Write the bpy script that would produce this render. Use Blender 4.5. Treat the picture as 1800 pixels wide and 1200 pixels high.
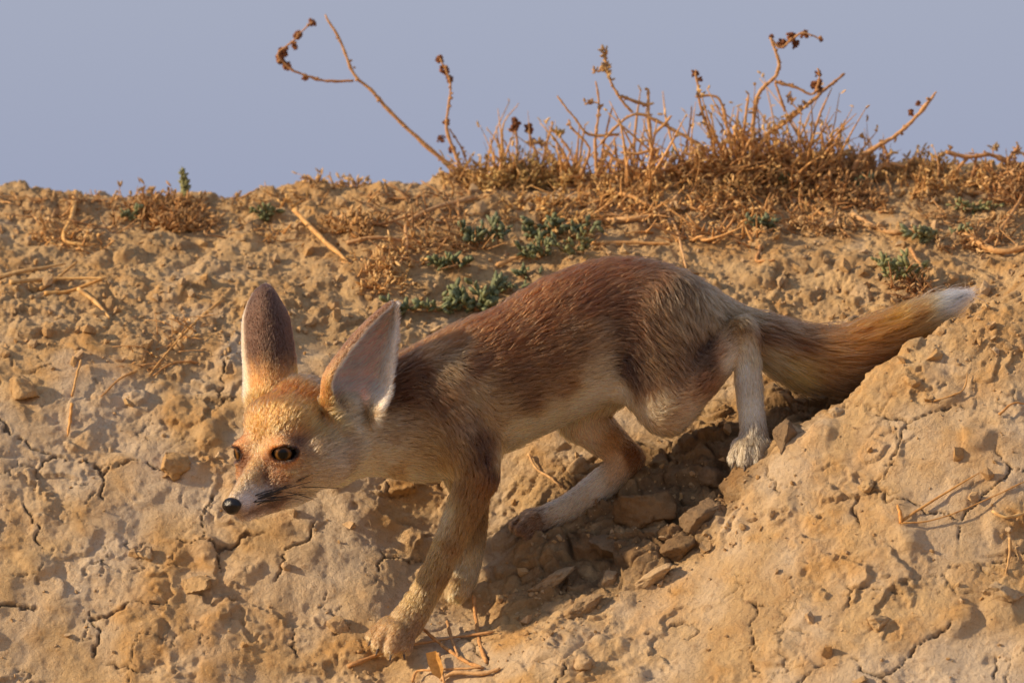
import bpy, bmesh, math, random
import numpy as np
from mathutils import Vector, Matrix
from mathutils.bvhtree import BVHTree
from mathutils.kdtree import KDTree

for o in list(bpy.data.objects):
    bpy.data.objects.remove(o)

# ---------------------------------------------------------------- camera, light, exposure
DIST = 8.0            # metres from the lens to the fox
WIDE = 0.99           # metres of the scene across the picture at the fox
K = WIDE / 1800.0     # one picture unit in metres
SC = bpy.context.scene
COL = SC.collection

cam_data = bpy.data.cameras.new('camera')
cam = bpy.data.objects.new('camera', cam_data)
COL.objects.link(cam)
cam.location = (0, -DIST, 0)
cam.rotation_euler = (math.radians(90), 0, 0)
cam_data.sensor_width = 36
cam_data.lens = 36 * DIST / WIDE
cam_data.clip_start = 0.1
cam_data.clip_end = 5000
cam_data.dof.use_dof = True
cam_data.dof.focus_distance = DIST - 0.03
cam_data.dof.aperture_fstop = 7.0
SC.camera = cam

SUN_DIR = Vector((-0.88, -0.14, 0.38)).normalized()      # towards the sun
elev = math.asin(SUN_DIR.z)
azim = math.atan2(SUN_DIR.x, SUN_DIR.y)
world = bpy.data.worlds.new('World')
SC.world = world
world.use_nodes = True
wn = world.node_tree
wn.nodes.clear()
w_out = wn.nodes.new('ShaderNodeOutputWorld')
w_bg = wn.nodes.new('ShaderNodeBackground')
w_sky = wn.nodes.new('ShaderNodeTexSky')
w_sky.sky_type = 'NISHITA'
w_sky.sun_disc = False
w_sky.sun_elevation = elev
w_sky.sun_rotation = azim
w_sky.air_density = 1.0
w_sky.dust_density = 2.0
w_mix = wn.nodes.new('ShaderNodeMix')
w_mix.data_type = 'RGBA'
w_mix.inputs[0].default_value = 0.88
w_mix.inputs[7].default_value = (3.2, 3.48, 4.66, 1)      # even blue-grey haze over the whole sky
# the haze pales a little with height above the horizon
w_tc = wn.nodes.new('ShaderNodeTexCoord'); w_sp = wn.nodes.new('ShaderNodeSeparateXYZ')
w_mr = wn.nodes.new('ShaderNodeMapRange'); w_mr.inputs[1].default_value = 0.0; w_mr.inputs[2].default_value = 0.05
w_hz = wn.nodes.new('ShaderNodeMix'); w_hz.data_type = 'RGBA'
w_hz.inputs[6].default_value = (2.88, 3.26, 4.70, 1); w_hz.inputs[7].default_value = (3.38, 3.70, 4.86, 1)
wn.links.new(w_tc.outputs['Generated'], w_sp.inputs[0]); wn.links.new(w_sp.outputs[2], w_mr.inputs[0])
wn.links.new(w_mr.outputs[0], w_hz.inputs[0]); wn.links.new(w_hz.outputs[2], w_mix.inputs[7])
wn.links.new(w_sky.outputs[0], w_mix.inputs[6])
wn.links.new(w_mix.outputs[2], w_bg.inputs[0])
w_bg.inputs[1].default_value = 0.1
wn.links.new(w_bg.outputs[0], w_out.inputs[0])

sun_data = bpy.data.lights.new('sun', 'SUN')
sun_data.energy = 4.8
sun_data.angle = math.radians(1.2)
sun_data.color = (1.0, 0.77, 0.51)
sun = bpy.data.objects.new('sun', sun_data)
COL.objects.link(sun)
sun.rotation_euler = SUN_DIR.to_track_quat('Z', 'Y').to_euler()
sun.location = SUN_DIR * 5

SC.view_settings.view_transform = 'Standard'
SC.view_settings.look = 'None'
SC.view_settings.exposure = 0.22
SC.view_settings.gamma = 1.0
SC.view_settings.use_curve_mapping = False
SC.cycles.use_denoising = True
SC.cycles.max_bounces = 8
SC.cycles.diffuse_bounces = 4
SC.cycles.glossy_bounces = 3
SC.cycles.transmission_bounces = 6
SC.cycles.use_adaptive_sampling = True
SC.cycles.adaptive_threshold = 0.015
SC.cycles_curves.shape = 'RIBBONS'
SC.cycles_curves.subdivisions = 2

# ---------------------------------------------------------------- helpers
def W(px, py, d=0.0):
    """a point of the place: across, down and depth in units of K, measured from the fox's plane"""
    s = (DIST + d * K) / DIST
    return np.stack(np.broadcast_arrays((np.asarray(px, float) - 900) * K * s,
                    np.asarray(d, float) * K, (600 - np.asarray(py, float)) * K * s), -1)

def WV(px, py, d=0.0):
    return Vector(W(px, py, d).tolist())

def lin(c):
    c = np.asarray(c, float) / 255.0
    return np.where(c <= 0.04045, c / 12.92, ((c + 0.055) / 1.055) ** 2.4)

def hash3(ix, iy, iz, seed):
    h = (ix.astype(np.int64) * 374761393 + iy.astype(np.int64) * 668265263 + iz.astype(np.int64) * 2147483647 + seed * 1274126177) & 0xFFFFFFFF
    h = ((h ^ (h >> 13)) * 1274126177) & 0xFFFFFFFF
    h = ((h ^ (h >> 16)) * 2246822519) & 0xFFFFFFFF
    return (h ^ (h >> 15)) & 0xFFFFFFFF

def noise(p, scale, seed=0):
    """gradient noise, about -1..1; p is (n, 2 or 3)"""
    q = np.asarray(p, float) / scale
    if q.shape[1] == 2:
        q = np.concatenate([q, np.zeros((len(q), 1))], 1)
        zs = (0,)
    else:
        zs = (0, 1)
    i = np.floor(q).astype(np.int64)
    f = q - i
    u = f * f * f * (f * (f * 6 - 15) + 10)
    out = np.zeros(len(q))
    for dx in (0, 1):
        wx = u[:, 0] if dx else 1 - u[:, 0]
        for dy in (0, 1):
            wy = u[:, 1] if dy else 1 - u[:, 1]
            for dz in zs:
                wz = (u[:, 2] if dz else 1 - u[:, 2]) if len(zs) == 2 else 1.0
                h = hash3(i[:, 0] + dx, i[:, 1] + dy, i[:, 2] + dz, seed)
                a = (h & 0xFFFF) / 65536.0 * 2 * math.pi
                if len(zs) == 2:
                    c = ((h >> 16) & 0xFFFF) / 32768.0 - 1
                    r = np.sqrt(1 - c * c)
                    g = r * np.cos(a) * (f[:, 0] - dx) + r * np.sin(a) * (f[:, 1] - dy) + c * (f[:, 2] - dz)
                else:
                    g = np.cos(a) * (f[:, 0] - dx) + np.sin(a) * (f[:, 1] - dy)
                out += wx * wy * wz * g
    return out * 1.5

def fbm(p, scale, octaves=4, seed=0, gain=0.5):
    s, a, t = 0.0, 1.0, 0.0
    for k in range(octaves):
        s = s + a * noise(p, scale / 2 ** k, seed + 17 * k)
        t += a
        a *= gain
    return s / t

def cells(p, scale, seed=0):
    """Worley noise in 2D: F1, F2 and a random number for the nearest cell"""
    q = np.asarray(p, float) / scale
    i = np.floor(q).astype(np.int64)
    f1 = np.full(len(q), 9.0); f2 = np.full(len(q), 9.0); cid = np.zeros(len(q))
    zero = np.zeros(len(q), np.int64)
    for dx in (-1, 0, 1):
        for dy in (-1, 0, 1):
            h = hash3(i[:, 0] + dx, i[:, 1] + dy, zero, seed)
            cx = i[:, 0] + dx + 0.1 + 0.8 * (h & 0xFFFF) / 65536.0
            cy = i[:, 1] + dy + 0.1 + 0.8 * ((h >> 16) & 0xFFFF) / 65536.0
            r = np.hypot(q[:, 0] - cx, q[:, 1] - cy)
            near = r < f1
            f2 = np.where(near, f1, np.minimum(f2, r))
            cid = np.where(near, (h % 1009) / 1009.0, cid)
            f1 = np.where(near, r, f1)
    return f1, f2, cid

def sstep(a, b, x):
    t = np.clip((x - a) / (b - a), 0, 1)
    return t * t * (3 - 2 * t)

def mesh_np(name, verts, faces, mat=None, smooth=True, colors=None):
    """mesh from numpy arrays; faces is (n, 3) or (n, 4)"""
    me = bpy.data.meshes.new(name)
    verts = np.asarray(verts, np.float32); faces = np.asarray(faces, np.int32)
    k = faces.shape[1]
    me.vertices.add(len(verts)); me.vertices.foreach_set('co', verts.ravel())
    me.loops.add(faces.size); me.loops.foreach_set('vertex_index', faces.ravel())
    me.polygons.add(len(faces))
    me.polygons.foreach_set('loop_start', np.arange(0, faces.size, k, dtype=np.int32))
    me.polygons.foreach_set('loop_total', np.full(len(faces), k, np.int32))
    me.polygons.foreach_set('use_smooth', np.full(len(faces), smooth, bool))
    me.update(calc_edges=True)
    if colors is not None:
        a = me.color_attributes.new('col', 'FLOAT_COLOR', 'POINT')
        c = np.ones((len(verts), 4), np.float32); c[:, :3] = colors
        a.data.foreach_set('color', c.ravel())
    if mat is not None:
        me.materials.append(mat)
    return me

def link(name, data, parent=None, label=None, cat=None, group=None, kind=None, loc=None):
    o = bpy.data.objects.new(name, data)
    COL.objects.link(o)
    if loc is not None:
        o.location = loc
    if parent is not None:
        o.parent = parent
    for key, val in (('label', label), ('category', cat), ('group', group), ('kind', kind)):
        if val:
            o[key] = val
    return o

def nodes_of(name):
    m = bpy.data.materials.new(name)
    m.use_nodes = True
    nt = m.node_tree
    return m, nt, nt.nodes['Principled BSDF']

def rgb(c):
    return tuple(float(v) for v in lin(c)) + (1.0,)

def mat_noise(name, c1, c2, scale=60, rough=0.8, bump=0.0, detail=5, spec=0.25, attr=False, stretch=None):
    """two colours mixed by noise, with a little relief; attr multiplies by the mesh's own colour"""
    m, nt, b = nodes_of(name)
    tc = nt.nodes.new('ShaderNodeTexCoord')
    nz = nt.nodes.new('ShaderNodeTexNoise'); nz.inputs['Scale'].default_value = scale; nz.inputs['Detail'].default_value = detail
    if stretch:
        mp = nt.nodes.new('ShaderNodeMapping'); mp.inputs['Scale'].default_value = stretch
        nt.links.new(tc.outputs['Object'], mp.inputs[0]); nt.links.new(mp.outputs[0], nz.inputs['Vector'])
    else:
        nt.links.new(tc.outputs['Object'], nz.inputs['Vector'])
    rp = nt.nodes.new('ShaderNodeValToRGB')
    rp.color_ramp.elements[0].position = 0.3; rp.color_ramp.elements[0].color = rgb(c1)
    rp.color_ramp.elements[1].position = 0.7; rp.color_ramp.elements[1].color = rgb(c2)
    nt.links.new(nz.outputs[0], rp.inputs[0])
    src = rp.outputs[0]
    if attr:
        at = nt.nodes.new('ShaderNodeAttribute'); at.attribute_name = 'col'
        mx = nt.nodes.new('ShaderNodeMix'); mx.data_type = 'RGBA'; mx.blend_type = 'MULTIPLY'; mx.inputs[0].default_value = 1
        nt.links.new(src, mx.inputs[6]); nt.links.new(at.outputs[0], mx.inputs[7]); src = mx.outputs[2]
    nt.links.new(src, b.inputs['Base Color'])
    b.inputs['Roughness'].default_value = rough
    b.inputs['Specular IOR Level'].default_value = spec
    if bump:
        bp = nt.nodes.new('ShaderNodeBump'); bp.inputs['Strength'].default_value = 0.6; bp.inputs['Distance'].default_value = bump
        nt.links.new(nz.outputs[0], bp.inputs['Height']); nt.links.new(bp.outputs[0], b.inputs['Normal'])
    return m

# ---------------------------------------------------------------- the bank of dry earth
CTRL = [  # across, down, depth (units of K)
    # left bank, from the foot of the picture up to the ridge
    (-100,1300,-150),(300,1300,-150),(650,1300,-150),
    (-100,1200,-70),(200,1200,-75),(500,1200,-80),
    (-100,1000,40),(200,1010,35),(450,1050,20),
    (-100,850,140),(200,850,150),(430,880,140),(600,930,110),
    (-100,680,260),(200,690,280),(420,680,300),(620,760,260),
    (-100,560,420),(200,560,440),(480,560,440),(680,620,390),
    (-100,450,620),(200,455,640),(480,450,640),(700,480,560),
    (-100,345,880),(100,345,880),(300,352,880),(480,342,860),(640,325,860),(780,328,860),
    (-100,365,1000),(300,375,1000),(700,352,1000),
    # behind the fox
    (850,560,470),(950,470,580),(1000,400,680),(1000,318,840),(1200,310,850),
    (1250,455,560),(1250,570,390),(1230,700,255),(1100,720,270),(980,800,200),
    (1400,480,500),(1420,570,380),(1560,520,380),(1600,440,520),(1400,380,700),(1600,350,700),
    (1400,300,860),(1600,293,860),(1750,296,860),(1900,296,860),(1780,400,600),(1900,400,600),
    (1000,345,1000),(1400,335,1000),(1900,335,1000),
    # the gully the fox steps through
    (692,1148,-40),(560,1130,-30),(812,1050,60),(935,946,100),(1325,812,0),(1130,850,120),(1020,935,90),
    (900,1080,-10),(1000,1030,-20),(1120,970,-30),(1220,900,-20),(830,1130,-70),(760,1170,-80),
    (1400,770,60),(1480,750,70),(1440,700,170),(1560,690,70),(1650,640,90),(1750,590,110),
    # the near mound, its crest first
    (1810,480,40),(1720,548,10),(1660,578,0),(1600,612,-20),(1540,655,-35),(1480,705,-45),(1410,760,-55),(1350,812,-65),
    (1290,905,-90),(1200,1000,-110),(1100,1050,-125),(1000,1085,-135),(900,1145,-150),(840,1190,-160),
    (1500,800,-110),(1650,700,-95),(1800,620,-80),(1400,920,-160),(1300,1010,-190),
    (1800,800,-190),(1600,900,-220),(1500,1050,-280),(1750,1050,-320),(1150,1130,-215),(1000,1190,-240),
    (1300,1200,-320),(1600,1200,-390),(1900,1200,-430),(1900,950,-270),(1900,700,-120),(1900,430,70),
    (1000,1300,-330),(1300,1300,-400),(1600,1300,-470),(1900,1300,-510),
]
cp = W(*np.array(CTRL, float).T)
TN = len(cp)
def tps_u(r2):
    return 0.5 * r2 * np.log(np.maximum(r2, 1e-12))
A = tps_u(((cp[:, None, :2] - cp[None, :, :2]) ** 2).sum(-1)) + np.eye(TN) * 2e-5
Pm = np.concatenate([np.ones((TN, 1)), cp[:, :2]], 1)
sol = np.linalg.solve(np.block([[A, Pm], [Pm.T, np.zeros((3, 3))]]), np.concatenate([cp[:, 2], np.zeros(3)]))
X0, X1, Y0, Y1 = (-100 - 900) * K, (1900 - 900) * K, -500 * K, 980 * K
def base_height(xy):
    q = np.stack([np.clip(xy[:, 0], X0, X1), np.clip(xy[:, 1], Y0, Y1)], 1)
    z = sol[TN] + q @ sol[TN + 1:]
    for k in range(TN):
        z = z + sol[k] * tps_u(((q - cp[k, :2]) ** 2).sum(1))
    front = np.clip(Y0 - xy[:, 1], 0, None)
    back = np.clip(xy[:, 1] - Y1, 0, None)
    low = -0.62
    z = np.where(front > 0, np.maximum(low, z - front * 0.9 / (1 + front * 2)), z)
    z = np.where(back > 0, low + (z - low) * np.exp(-(back / 0.35) ** 1.5), z)
    return z

def spread(a, b, step, far, grow=1.16):
    core = np.arange(a, b, step)
    s, out = step, []
    p = 0.0
    while p < far:
        s = min(s * grow, 40.0)
        p += s
        out.append(p)
    out = np.array(out)
    return np.concatenate([(a - out)[::-1], core, core[-1] + out])
STEP = 2.62 * K
gx = spread((-100 - 900) * K, (1900 - 900) * K, STEP, 400)
# rows: equal steps along the slope, so steep faces keep their detail
ys = np.linspace(-500 * K, 980 * K, 600)
prof = np.zeros(599)
for xv in np.linspace(-0.5, 0.5, 7):
    hz = base_height(np.stack([np.full(600, xv), ys], 1))
    prof = np.maximum(prof, np.hypot(np.diff(hz), np.diff(ys)) * 0.92)
cum = np.concatenate([[0], np.cumsum(prof)])
gy_core = np.interp(np.arange(0, cum[-1], STEP * 1.12), cum, ys)
tmp = spread(0, STEP * 1.5, STEP, 400)
neg = tmp[tmp < 0]
gy = np.concatenate([gy_core[0] + neg, gy_core, gy_core[-1] - neg[::-1]])
NX, NY = len(gx), len(gy)
GX, GY = np.meshgrid(gx, gy)
xy = np.stack([GX.ravel(), GY.ravel()], 1)
cgx = np.concatenate([gx[gx < X0][::4], np.arange(X0, X1, 7 * K), gx[gx > X1][::4], [gx[-1] + 1]])
cgy = np.concatenate([gy[gy < Y0][::2], np.arange(Y0, Y1, 7 * K), gy[gy > Y1], [gy[-1] + 1]])
CGX, CGY = np.meshgrid(cgx, cgy)
CZ = base_height(np.stack([CGX.ravel(), CGY.ravel()], 1)).reshape(CGX.shape)
CZ = np.stack([np.interp(gx, cgx, r) for r in CZ])
iy = np.clip(np.searchsorted(cgy, gy) - 1, 0, len(cgy) - 2)
ty = ((gy - cgy[iy]) / (cgy[iy + 1] - cgy[iy]))[:, None]
GZ = CZ[iy] * (1 - ty) + CZ[iy + 1] * ty
dzy = np.gradient(GZ, gy, axis=0); dzx = np.gradient(GZ, gx, axis=1)
nrm = np.stack([-dzx, -dzy, np.ones_like(GZ)], -1)
nrm /= np.linalg.norm(nrm, axis=-1, keepdims=True)
# coordinates along the surface in units of K (arc length down the slope)
arc = np.concatenate([[0], np.cumsum(np.hypot(np.diff(GZ[:, NX // 2]), np.diff(gy)))])
zc = GZ.ravel() / K
PP = np.stack([xy[:, 0] / K + 900, xy[:, 1] / K, zc], 1)          # 3D in units
S2 = np.stack([PP[:, 0], (PP[:, 1] + zc) * 0.75], 1)               # along-slope 2D
near = (np.abs(PP[:, 0] - 900) < 1700) & (PP[:, 1] > -900) & (PP[:, 1] < 1500)
disp = np.zeros(len(PP)); rough_m = np.zeros(len(PP)); tint = np.zeros((len(PP), 4), np.float32); tint[:, 3] = 1
P3 = PP[near]; Q2 = S2[near]
wx = noise(Q2, 60, 3) * 14; wy = noise(Q2, 60, 4) * 14
Qw = Q2 + np.stack([wx, wy], 1)
py_ = 600 - P3[:, 2]
# where the soil is loose and crumbly (upper bank, gully) and where it is a smooth crust
mound = sstep(-40, -90, P3[:, 1] - 0.25 * (P3[:, 0] - 1350)) * sstep(780, 980, P3[:, 0])
crumb = sstep(660, 560, py_ + 70 * noise(Q2, 160, 9)) 
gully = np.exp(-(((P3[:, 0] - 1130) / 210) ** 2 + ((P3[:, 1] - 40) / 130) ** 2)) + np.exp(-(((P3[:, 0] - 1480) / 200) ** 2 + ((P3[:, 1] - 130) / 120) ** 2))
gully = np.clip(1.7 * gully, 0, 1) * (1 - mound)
loose = np.clip(crumb + gully, 0, 1)
crust = 1 - loose
# broad relief: swells, then worn shoulders with a steeper side away from the sun
d = 26 * fbm(P3, 280, 3, 21)
b1 = fbm(P3 + np.stack([wx, wy, wx], 1), 105, 4, 31, 0.5)
d += (14 - 5 * mound) * b1
patch = sstep(-0.15, 0.35, fbm(Q2, 230, 2, 44))
# ragged little scarps where the crust has broken away
tr = fbm(P3 * np.array([1, 0.8, 1.2]), 150, 5, 51, 0.55) * 3.2
d += crust * 11 * (np.floor(tr) + sstep(0.80, 0.96, tr - np.floor(tr)) - tr) * patch
# knobs standing out of the crust
f1, f2, cid = cells(Qw + 200, 95, 46)
d += crust * 20 * (cid > 0.66) * (cid - 0.4) * sstep(0.42, 0.12, f1 + 0.10 * noise(P3, 26, 47))
# loose soil: clods of several sizes over a rough bed
rb = fbm(P3, 52, 5, 66, 0.66)
d += loose * 11 * rb * (0.7 + 0.5 * patch)
f1, f2, cid = cells(Qw, 58, 61)
d += loose * 14 * np.sqrt(np.clip(1 - (f1 / 0.55) ** 2, 0, 1)) * (cid > 0.70) * cid
f1, f2, cid = cells(Qw + 31, 27, 62)
d += loose * (0.35 + 0.65 * patch) * 9 * np.sqrt(np.clip(1 - (f1 / 0.55) ** 2, 0, 1)) * (cid > 0.55) * cid
f1, f2, cid = cells(Qw + 77, 13, 63)
d += (loose * 0.9 + crust * 0.12 * patch) * 4.5 * np.sqrt(np.clip(1 - (f1 / 0.6) ** 2, 0, 1)) * (cid > np.where(loose > 0.5, 0.55, 0.88)) * cid
# broken slabs in the gully
f1, f2, cid = cells(Qw * np.array([0.75, 1.2]) + 11, 75, 71)
d += gully * (34 * (cid - 0.35) * sstep(0.02, 0.10, f2 - f1) - 10 * sstep(0.07, 0.0, f2 - f1))
f1, f2, cid = cells(Qw * np.array([0.8, 1.1]) + 311, 36, 72)
d += gully * (17 * (cid - 0.35) * sstep(0.03, 0.14, f2 - f1) - 5 * sstep(0.1, 0.0, f2 - f1))
# pits
f1, f2, cid = cells(Qw + 140, 52, 64)
d -= crust * (cid > 0.96) * 5 * sstep(0.26, 0.08, f1 + 0.10 * rb)
# drying cracks in the crust: long angular ones that come and go, the plates standing a little proud
Qc = Q2 + np.stack([fbm(Q2, 64, 4, 81, 0.55), fbm(Q2, 64, 4, 82, 0.55)], 1) * 30
f1, f2, cid = cells(Qc, 170, 83)
e1 = (f2 - f1) * 170
come = sstep(0.02, 0.2, noise(Q2, 150, 84))
wid = 2.2 + 2.6 * noise(Q2, 30, 85)
crk = come * sstep(wid + 1.3, wid * 0.4, e1)
d += crust * 5 * (cid - 0.5) * sstep(0, 26, e1)
f1, f2, cid2 = cells(Qc + 53, 70, 86)
e2 = (f2 - f1) * 70
crk2 = sstep(0.26, 0.42, noise(Q2, 95, 87)) * sstep(2.8, 1.0, e2)
crack = np.clip(np.maximum(crk, crk2 * 0.45), 0, 1) * crust
d -= crack * 9
# grain
g1 = noise(P3, 9, 91); g2 = noise(P3, 5.2, 92)
d += (1.0 + 1.2 * loose) * (g1 * (0.4 + patch) + 0.8 * g2)
disp[near] = d
V = np.stack([xy[:, 0], xy[:, 1], GZ.ravel()], 1) + nrm.reshape(-1, 3) * (disp * K)[:, None]
# tint channels: r = paler dusty crust, g = ochre, b = dark cracks, litter, disturbed gully soil with its shade painted in
cr = np.zeros((len(PP), 3)); cr[:, 0] = 0.5; cr[:, 1] = 0.5
cr[near, 0] = np.clip(0.42 + 0.9 * fbm(P3, 170, 4, 95) + 0.3 * (crust - 0.5) - 0.5 * b1, 0, 1)
cr[near, 1] = np.clip(0.45 + 0.9 * b1 + 0.35 * rb, 0, 1)
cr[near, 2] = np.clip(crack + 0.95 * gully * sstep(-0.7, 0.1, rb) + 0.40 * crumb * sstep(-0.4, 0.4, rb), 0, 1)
ii = np.arange(NX * NY).reshape(NY, NX)
F = np.stack([ii[:-1, :-1], ii[:-1, 1:], ii[1:, 1:], ii[1:, :-1]], -1).reshape(-1, 4)

def make_soil():
    m, nt, b = nodes_of('dry_soil')
    N = nt.nodes.new; L = nt.links.new
    at = N('ShaderNodeAttribute'); at.attribute_name = 'col'
    sp = N('ShaderNodeSeparateColor'); L(at.outputs[0], sp.inputs[0])
    tc = N('ShaderNodeTexCoord')
    n1 = N('ShaderNodeTexNoise'); n1.inputs['Scale'].default_value = 130; n1.inputs['Detail'].default_value = 9; n1.inputs['Roughness'].default_value = 0.68
    n2 = N('ShaderNodeTexNoise'); n2.inputs['Scale'].default_value = 620; n2.inputs['Detail'].default_value = 5; n2.inputs['Roughness'].default_value = 0.75
    n3 = N('ShaderNodeTexNoise'); n3.inputs['Scale'].default_value = 26; n3.inputs['Detail'].default_value = 7; n3.inputs['Roughness'].default_value = 0.65
    vo = N('ShaderNodeTexVoronoi'); vo.inputs['Scale'].default_value = 260
    for n in (n1, n2, n3, vo): L(tc.outputs['Object'], n.inputs['Vector'])
    def mix(fac, c1, c2, blend='MIX'):
        x = N('ShaderNodeMix'); x.data_type = 'RGBA'; x.blend_type = blend
        for sock, v in ((x.inputs[0], fac), (x.inputs[6], c1), (x.inputs[7], c2)):
            if isinstance(v, (tuple, float, int)): sock.default_value = v
            else: L(v, sock)
        return x.outputs[2]
    def ramp(src, p0, p1, v0=0.0, v1=1.0):
        r = N('ShaderNodeMapRange'); r.inputs[1].default_value = p0; r.inputs[2].default_value = p1
        r.inputs[3].default_value = v0; r.inputs[4].default_value = v1; L(src, r.inputs[0]); return r.outputs[0]
    base = mix(ramp(n3.outputs[0], 0.40, 0.60), rgb((188, 156, 113)), rgb((206, 174, 127)))
    base = mix(ramp(sp.outputs[1], 0.42, 0.85, 0, 0.85), base, rgb((200, 154, 94)))
    base = mix(ramp(sp.outputs[0], 0.45, 0.95, 0, 0.85), base, rgb((214, 194, 166)))
    base = mix(ramp(n1.outputs[0], 0.54, 0.70, 0, 0.6), base, rgb((152, 116, 82)))
    base = mix(ramp(n1.outputs[0], 0.44, 0.30, 0, 0.5), base, rgb((214, 184, 142)))
    base = mix(ramp(n2.outputs[0], 0.56, 0.72, 0, 0.6), base, rgb((134, 102, 74)))
    base = mix(ramp(n2.outputs[0], 0.42, 0.28, 0, 0.6), base, rgb((224, 202, 168)))
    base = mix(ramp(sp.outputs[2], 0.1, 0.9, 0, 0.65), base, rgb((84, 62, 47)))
    L(base, b.inputs['Base Color'])
    b.inputs['Roughness'].default_value = 0.95
    b.inputs['Specular IOR Level'].default_value = 0.15
    ad = N('ShaderNodeMath'); ad.operation = 'MULTIPLY_ADD'; ad.inputs[1].default_value = 0.32
    L(n2.outputs[0], ad.inputs[0]); L(n1.outputs[0], ad.inputs[2])
    a2 = N('ShaderNodeMath'); a2.operation = 'MULTIPLY_ADD'; a2.inputs[1].default_value = -0.05
    L(vo.outputs['Distance'], a2.inputs[0]); L(ad.outputs[0], a2.inputs[2])
    bp = N('ShaderNodeBump'); bp.inputs['Strength'].default_value = 1.0; bp.inputs['Distance'].default_value = 0.0048
    L(a2.outputs[0], bp.inputs['Height']); L(bp.outputs[0], b.inputs['Normal'])
    return m
SOIL = make_soil()
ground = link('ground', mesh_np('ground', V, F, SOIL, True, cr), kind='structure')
# still, hazy water beyond the bank
m_wat, nt, b = nodes_of('still_water')
b.inputs['Base Color'].default_value = (0.16, 0.18, 0.21, 1); b.inputs['Roughness'].default_value = 0.22; b.inputs['IOR'].default_value = 1.33
nz = nt.nodes.new('ShaderNodeTexNoise'); nz.inputs['Scale'].default_value = 3.0; nz.inputs['Detail'].default_value = 4
tcw = nt.nodes.new('ShaderNodeTexCoord'); nt.links.new(tcw.outputs['Object'], nz.inputs['Vector'])
bpw = nt.nodes.new('ShaderNodeBump'); bpw.inputs['Strength'].default_value = 0.15; bpw.inputs['Distance'].default_value = 0.02
nt.links.new(nz.outputs[0], bpw.inputs['Height']); nt.links.new(bpw.outputs[0], b.inputs['Normal'])
link('water', mesh_np('water', [(-390, 1.9, -0.57), (390, 1.9, -0.57), (390, 395, -0.57), (-390, 395, -0.57)], [(0, 1, 2, 3)], m_wat, False), kind='structure')
Vc = V.reshape(NY, NX, 3)[::2, ::2]
jj = np.arange(Vc.shape[0] * Vc.shape[1]).reshape(Vc.shape[:2])
Fc = np.stack([jj[:-1, :-1], jj[:-1, 1:], jj[1:, 1:], jj[1:, :-1]], -1).reshape(-1, 4)
bvh = BVHTree.FromPolygons(Vc.reshape(-1, 3).tolist(), Fc.tolist(), epsilon=0.0)
CAMP = Vector((0, -DIST, 0))
def ground_at(px, py):
    """where the line of sight through a picture point meets the earth: point, normal"""
    hit, n, i, dist = bvh.ray_cast(CAMP, (WV(px, py, 0) - CAMP).normalized())
    if hit is None:
        return WV(px, py, 850), Vector((0, 0, 1))
    if n.z < 0: n = -n
    return hit, n
def drop(x, y):
    hit, n, i, dist = bvh.ray_cast(Vector((x, y, 2)), Vector((0, 0, -1)))
    return (hit, n) if hit is not None else (Vector((x, y, -0.6)), Vector((0, 0, 1)))

# ---------------------------------------------------------------- clods, straw, shrubs and sprigs on the bank
R = np.random.default_rng(11)
class MB:
    """gathers pieces into one mesh"""
    def __init__(self): self.v, self.f, self.c, self.n = [], [], [], 0
    def add(self, v, f, col=(1, 1, 1)):
        v = np.asarray(v, float); f = np.asarray(f, int)
        self.v.append(v); self.f.append(f + self.n); self.n += len(v)
        self.c.append(np.broadcast_to(np.asarray(col, float), (len(v), 3)))
    def build(self, name, mat, parent=None, origin=None, smooth=True, **kw):
        v = np.concatenate(self.v)
        soft = 1.0 if mat is M_CLOD else 0.55
        if origin is not None: v = v - np.asarray(origin)
        tri = np.concatenate([f if f.shape[1] == 3 else np.concatenate([f[:, :3], f[:, [0, 2, 3]]]) for f in self.f])
        return link(name, mesh_np(name, v, tri, mat, smooth, np.concatenate(self.c) ** soft), parent, **kw)

def smooth_path(P, n):
    P = np.asarray(P, float)
    if len(P) == 2: P = np.stack([P[0], P.mean(0), P[1]])
    m = len(P); t = np.linspace(0, m - 1, n); i = np.clip(t.astype(int), 0, m - 2); f = (t - i)[:, None]
    g = lambda j: P[np.clip(j, 0, m - 1)]
    a, b, c, e = g(i - 1), g(i), g(i + 1), g(i + 2)
    return 0.5 * (2 * b + (c - a) * f + (2 * a - 5 * b + 4 * c - e) * f ** 2 + (3 * b - a - 3 * c + e) * f ** 3)

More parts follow.
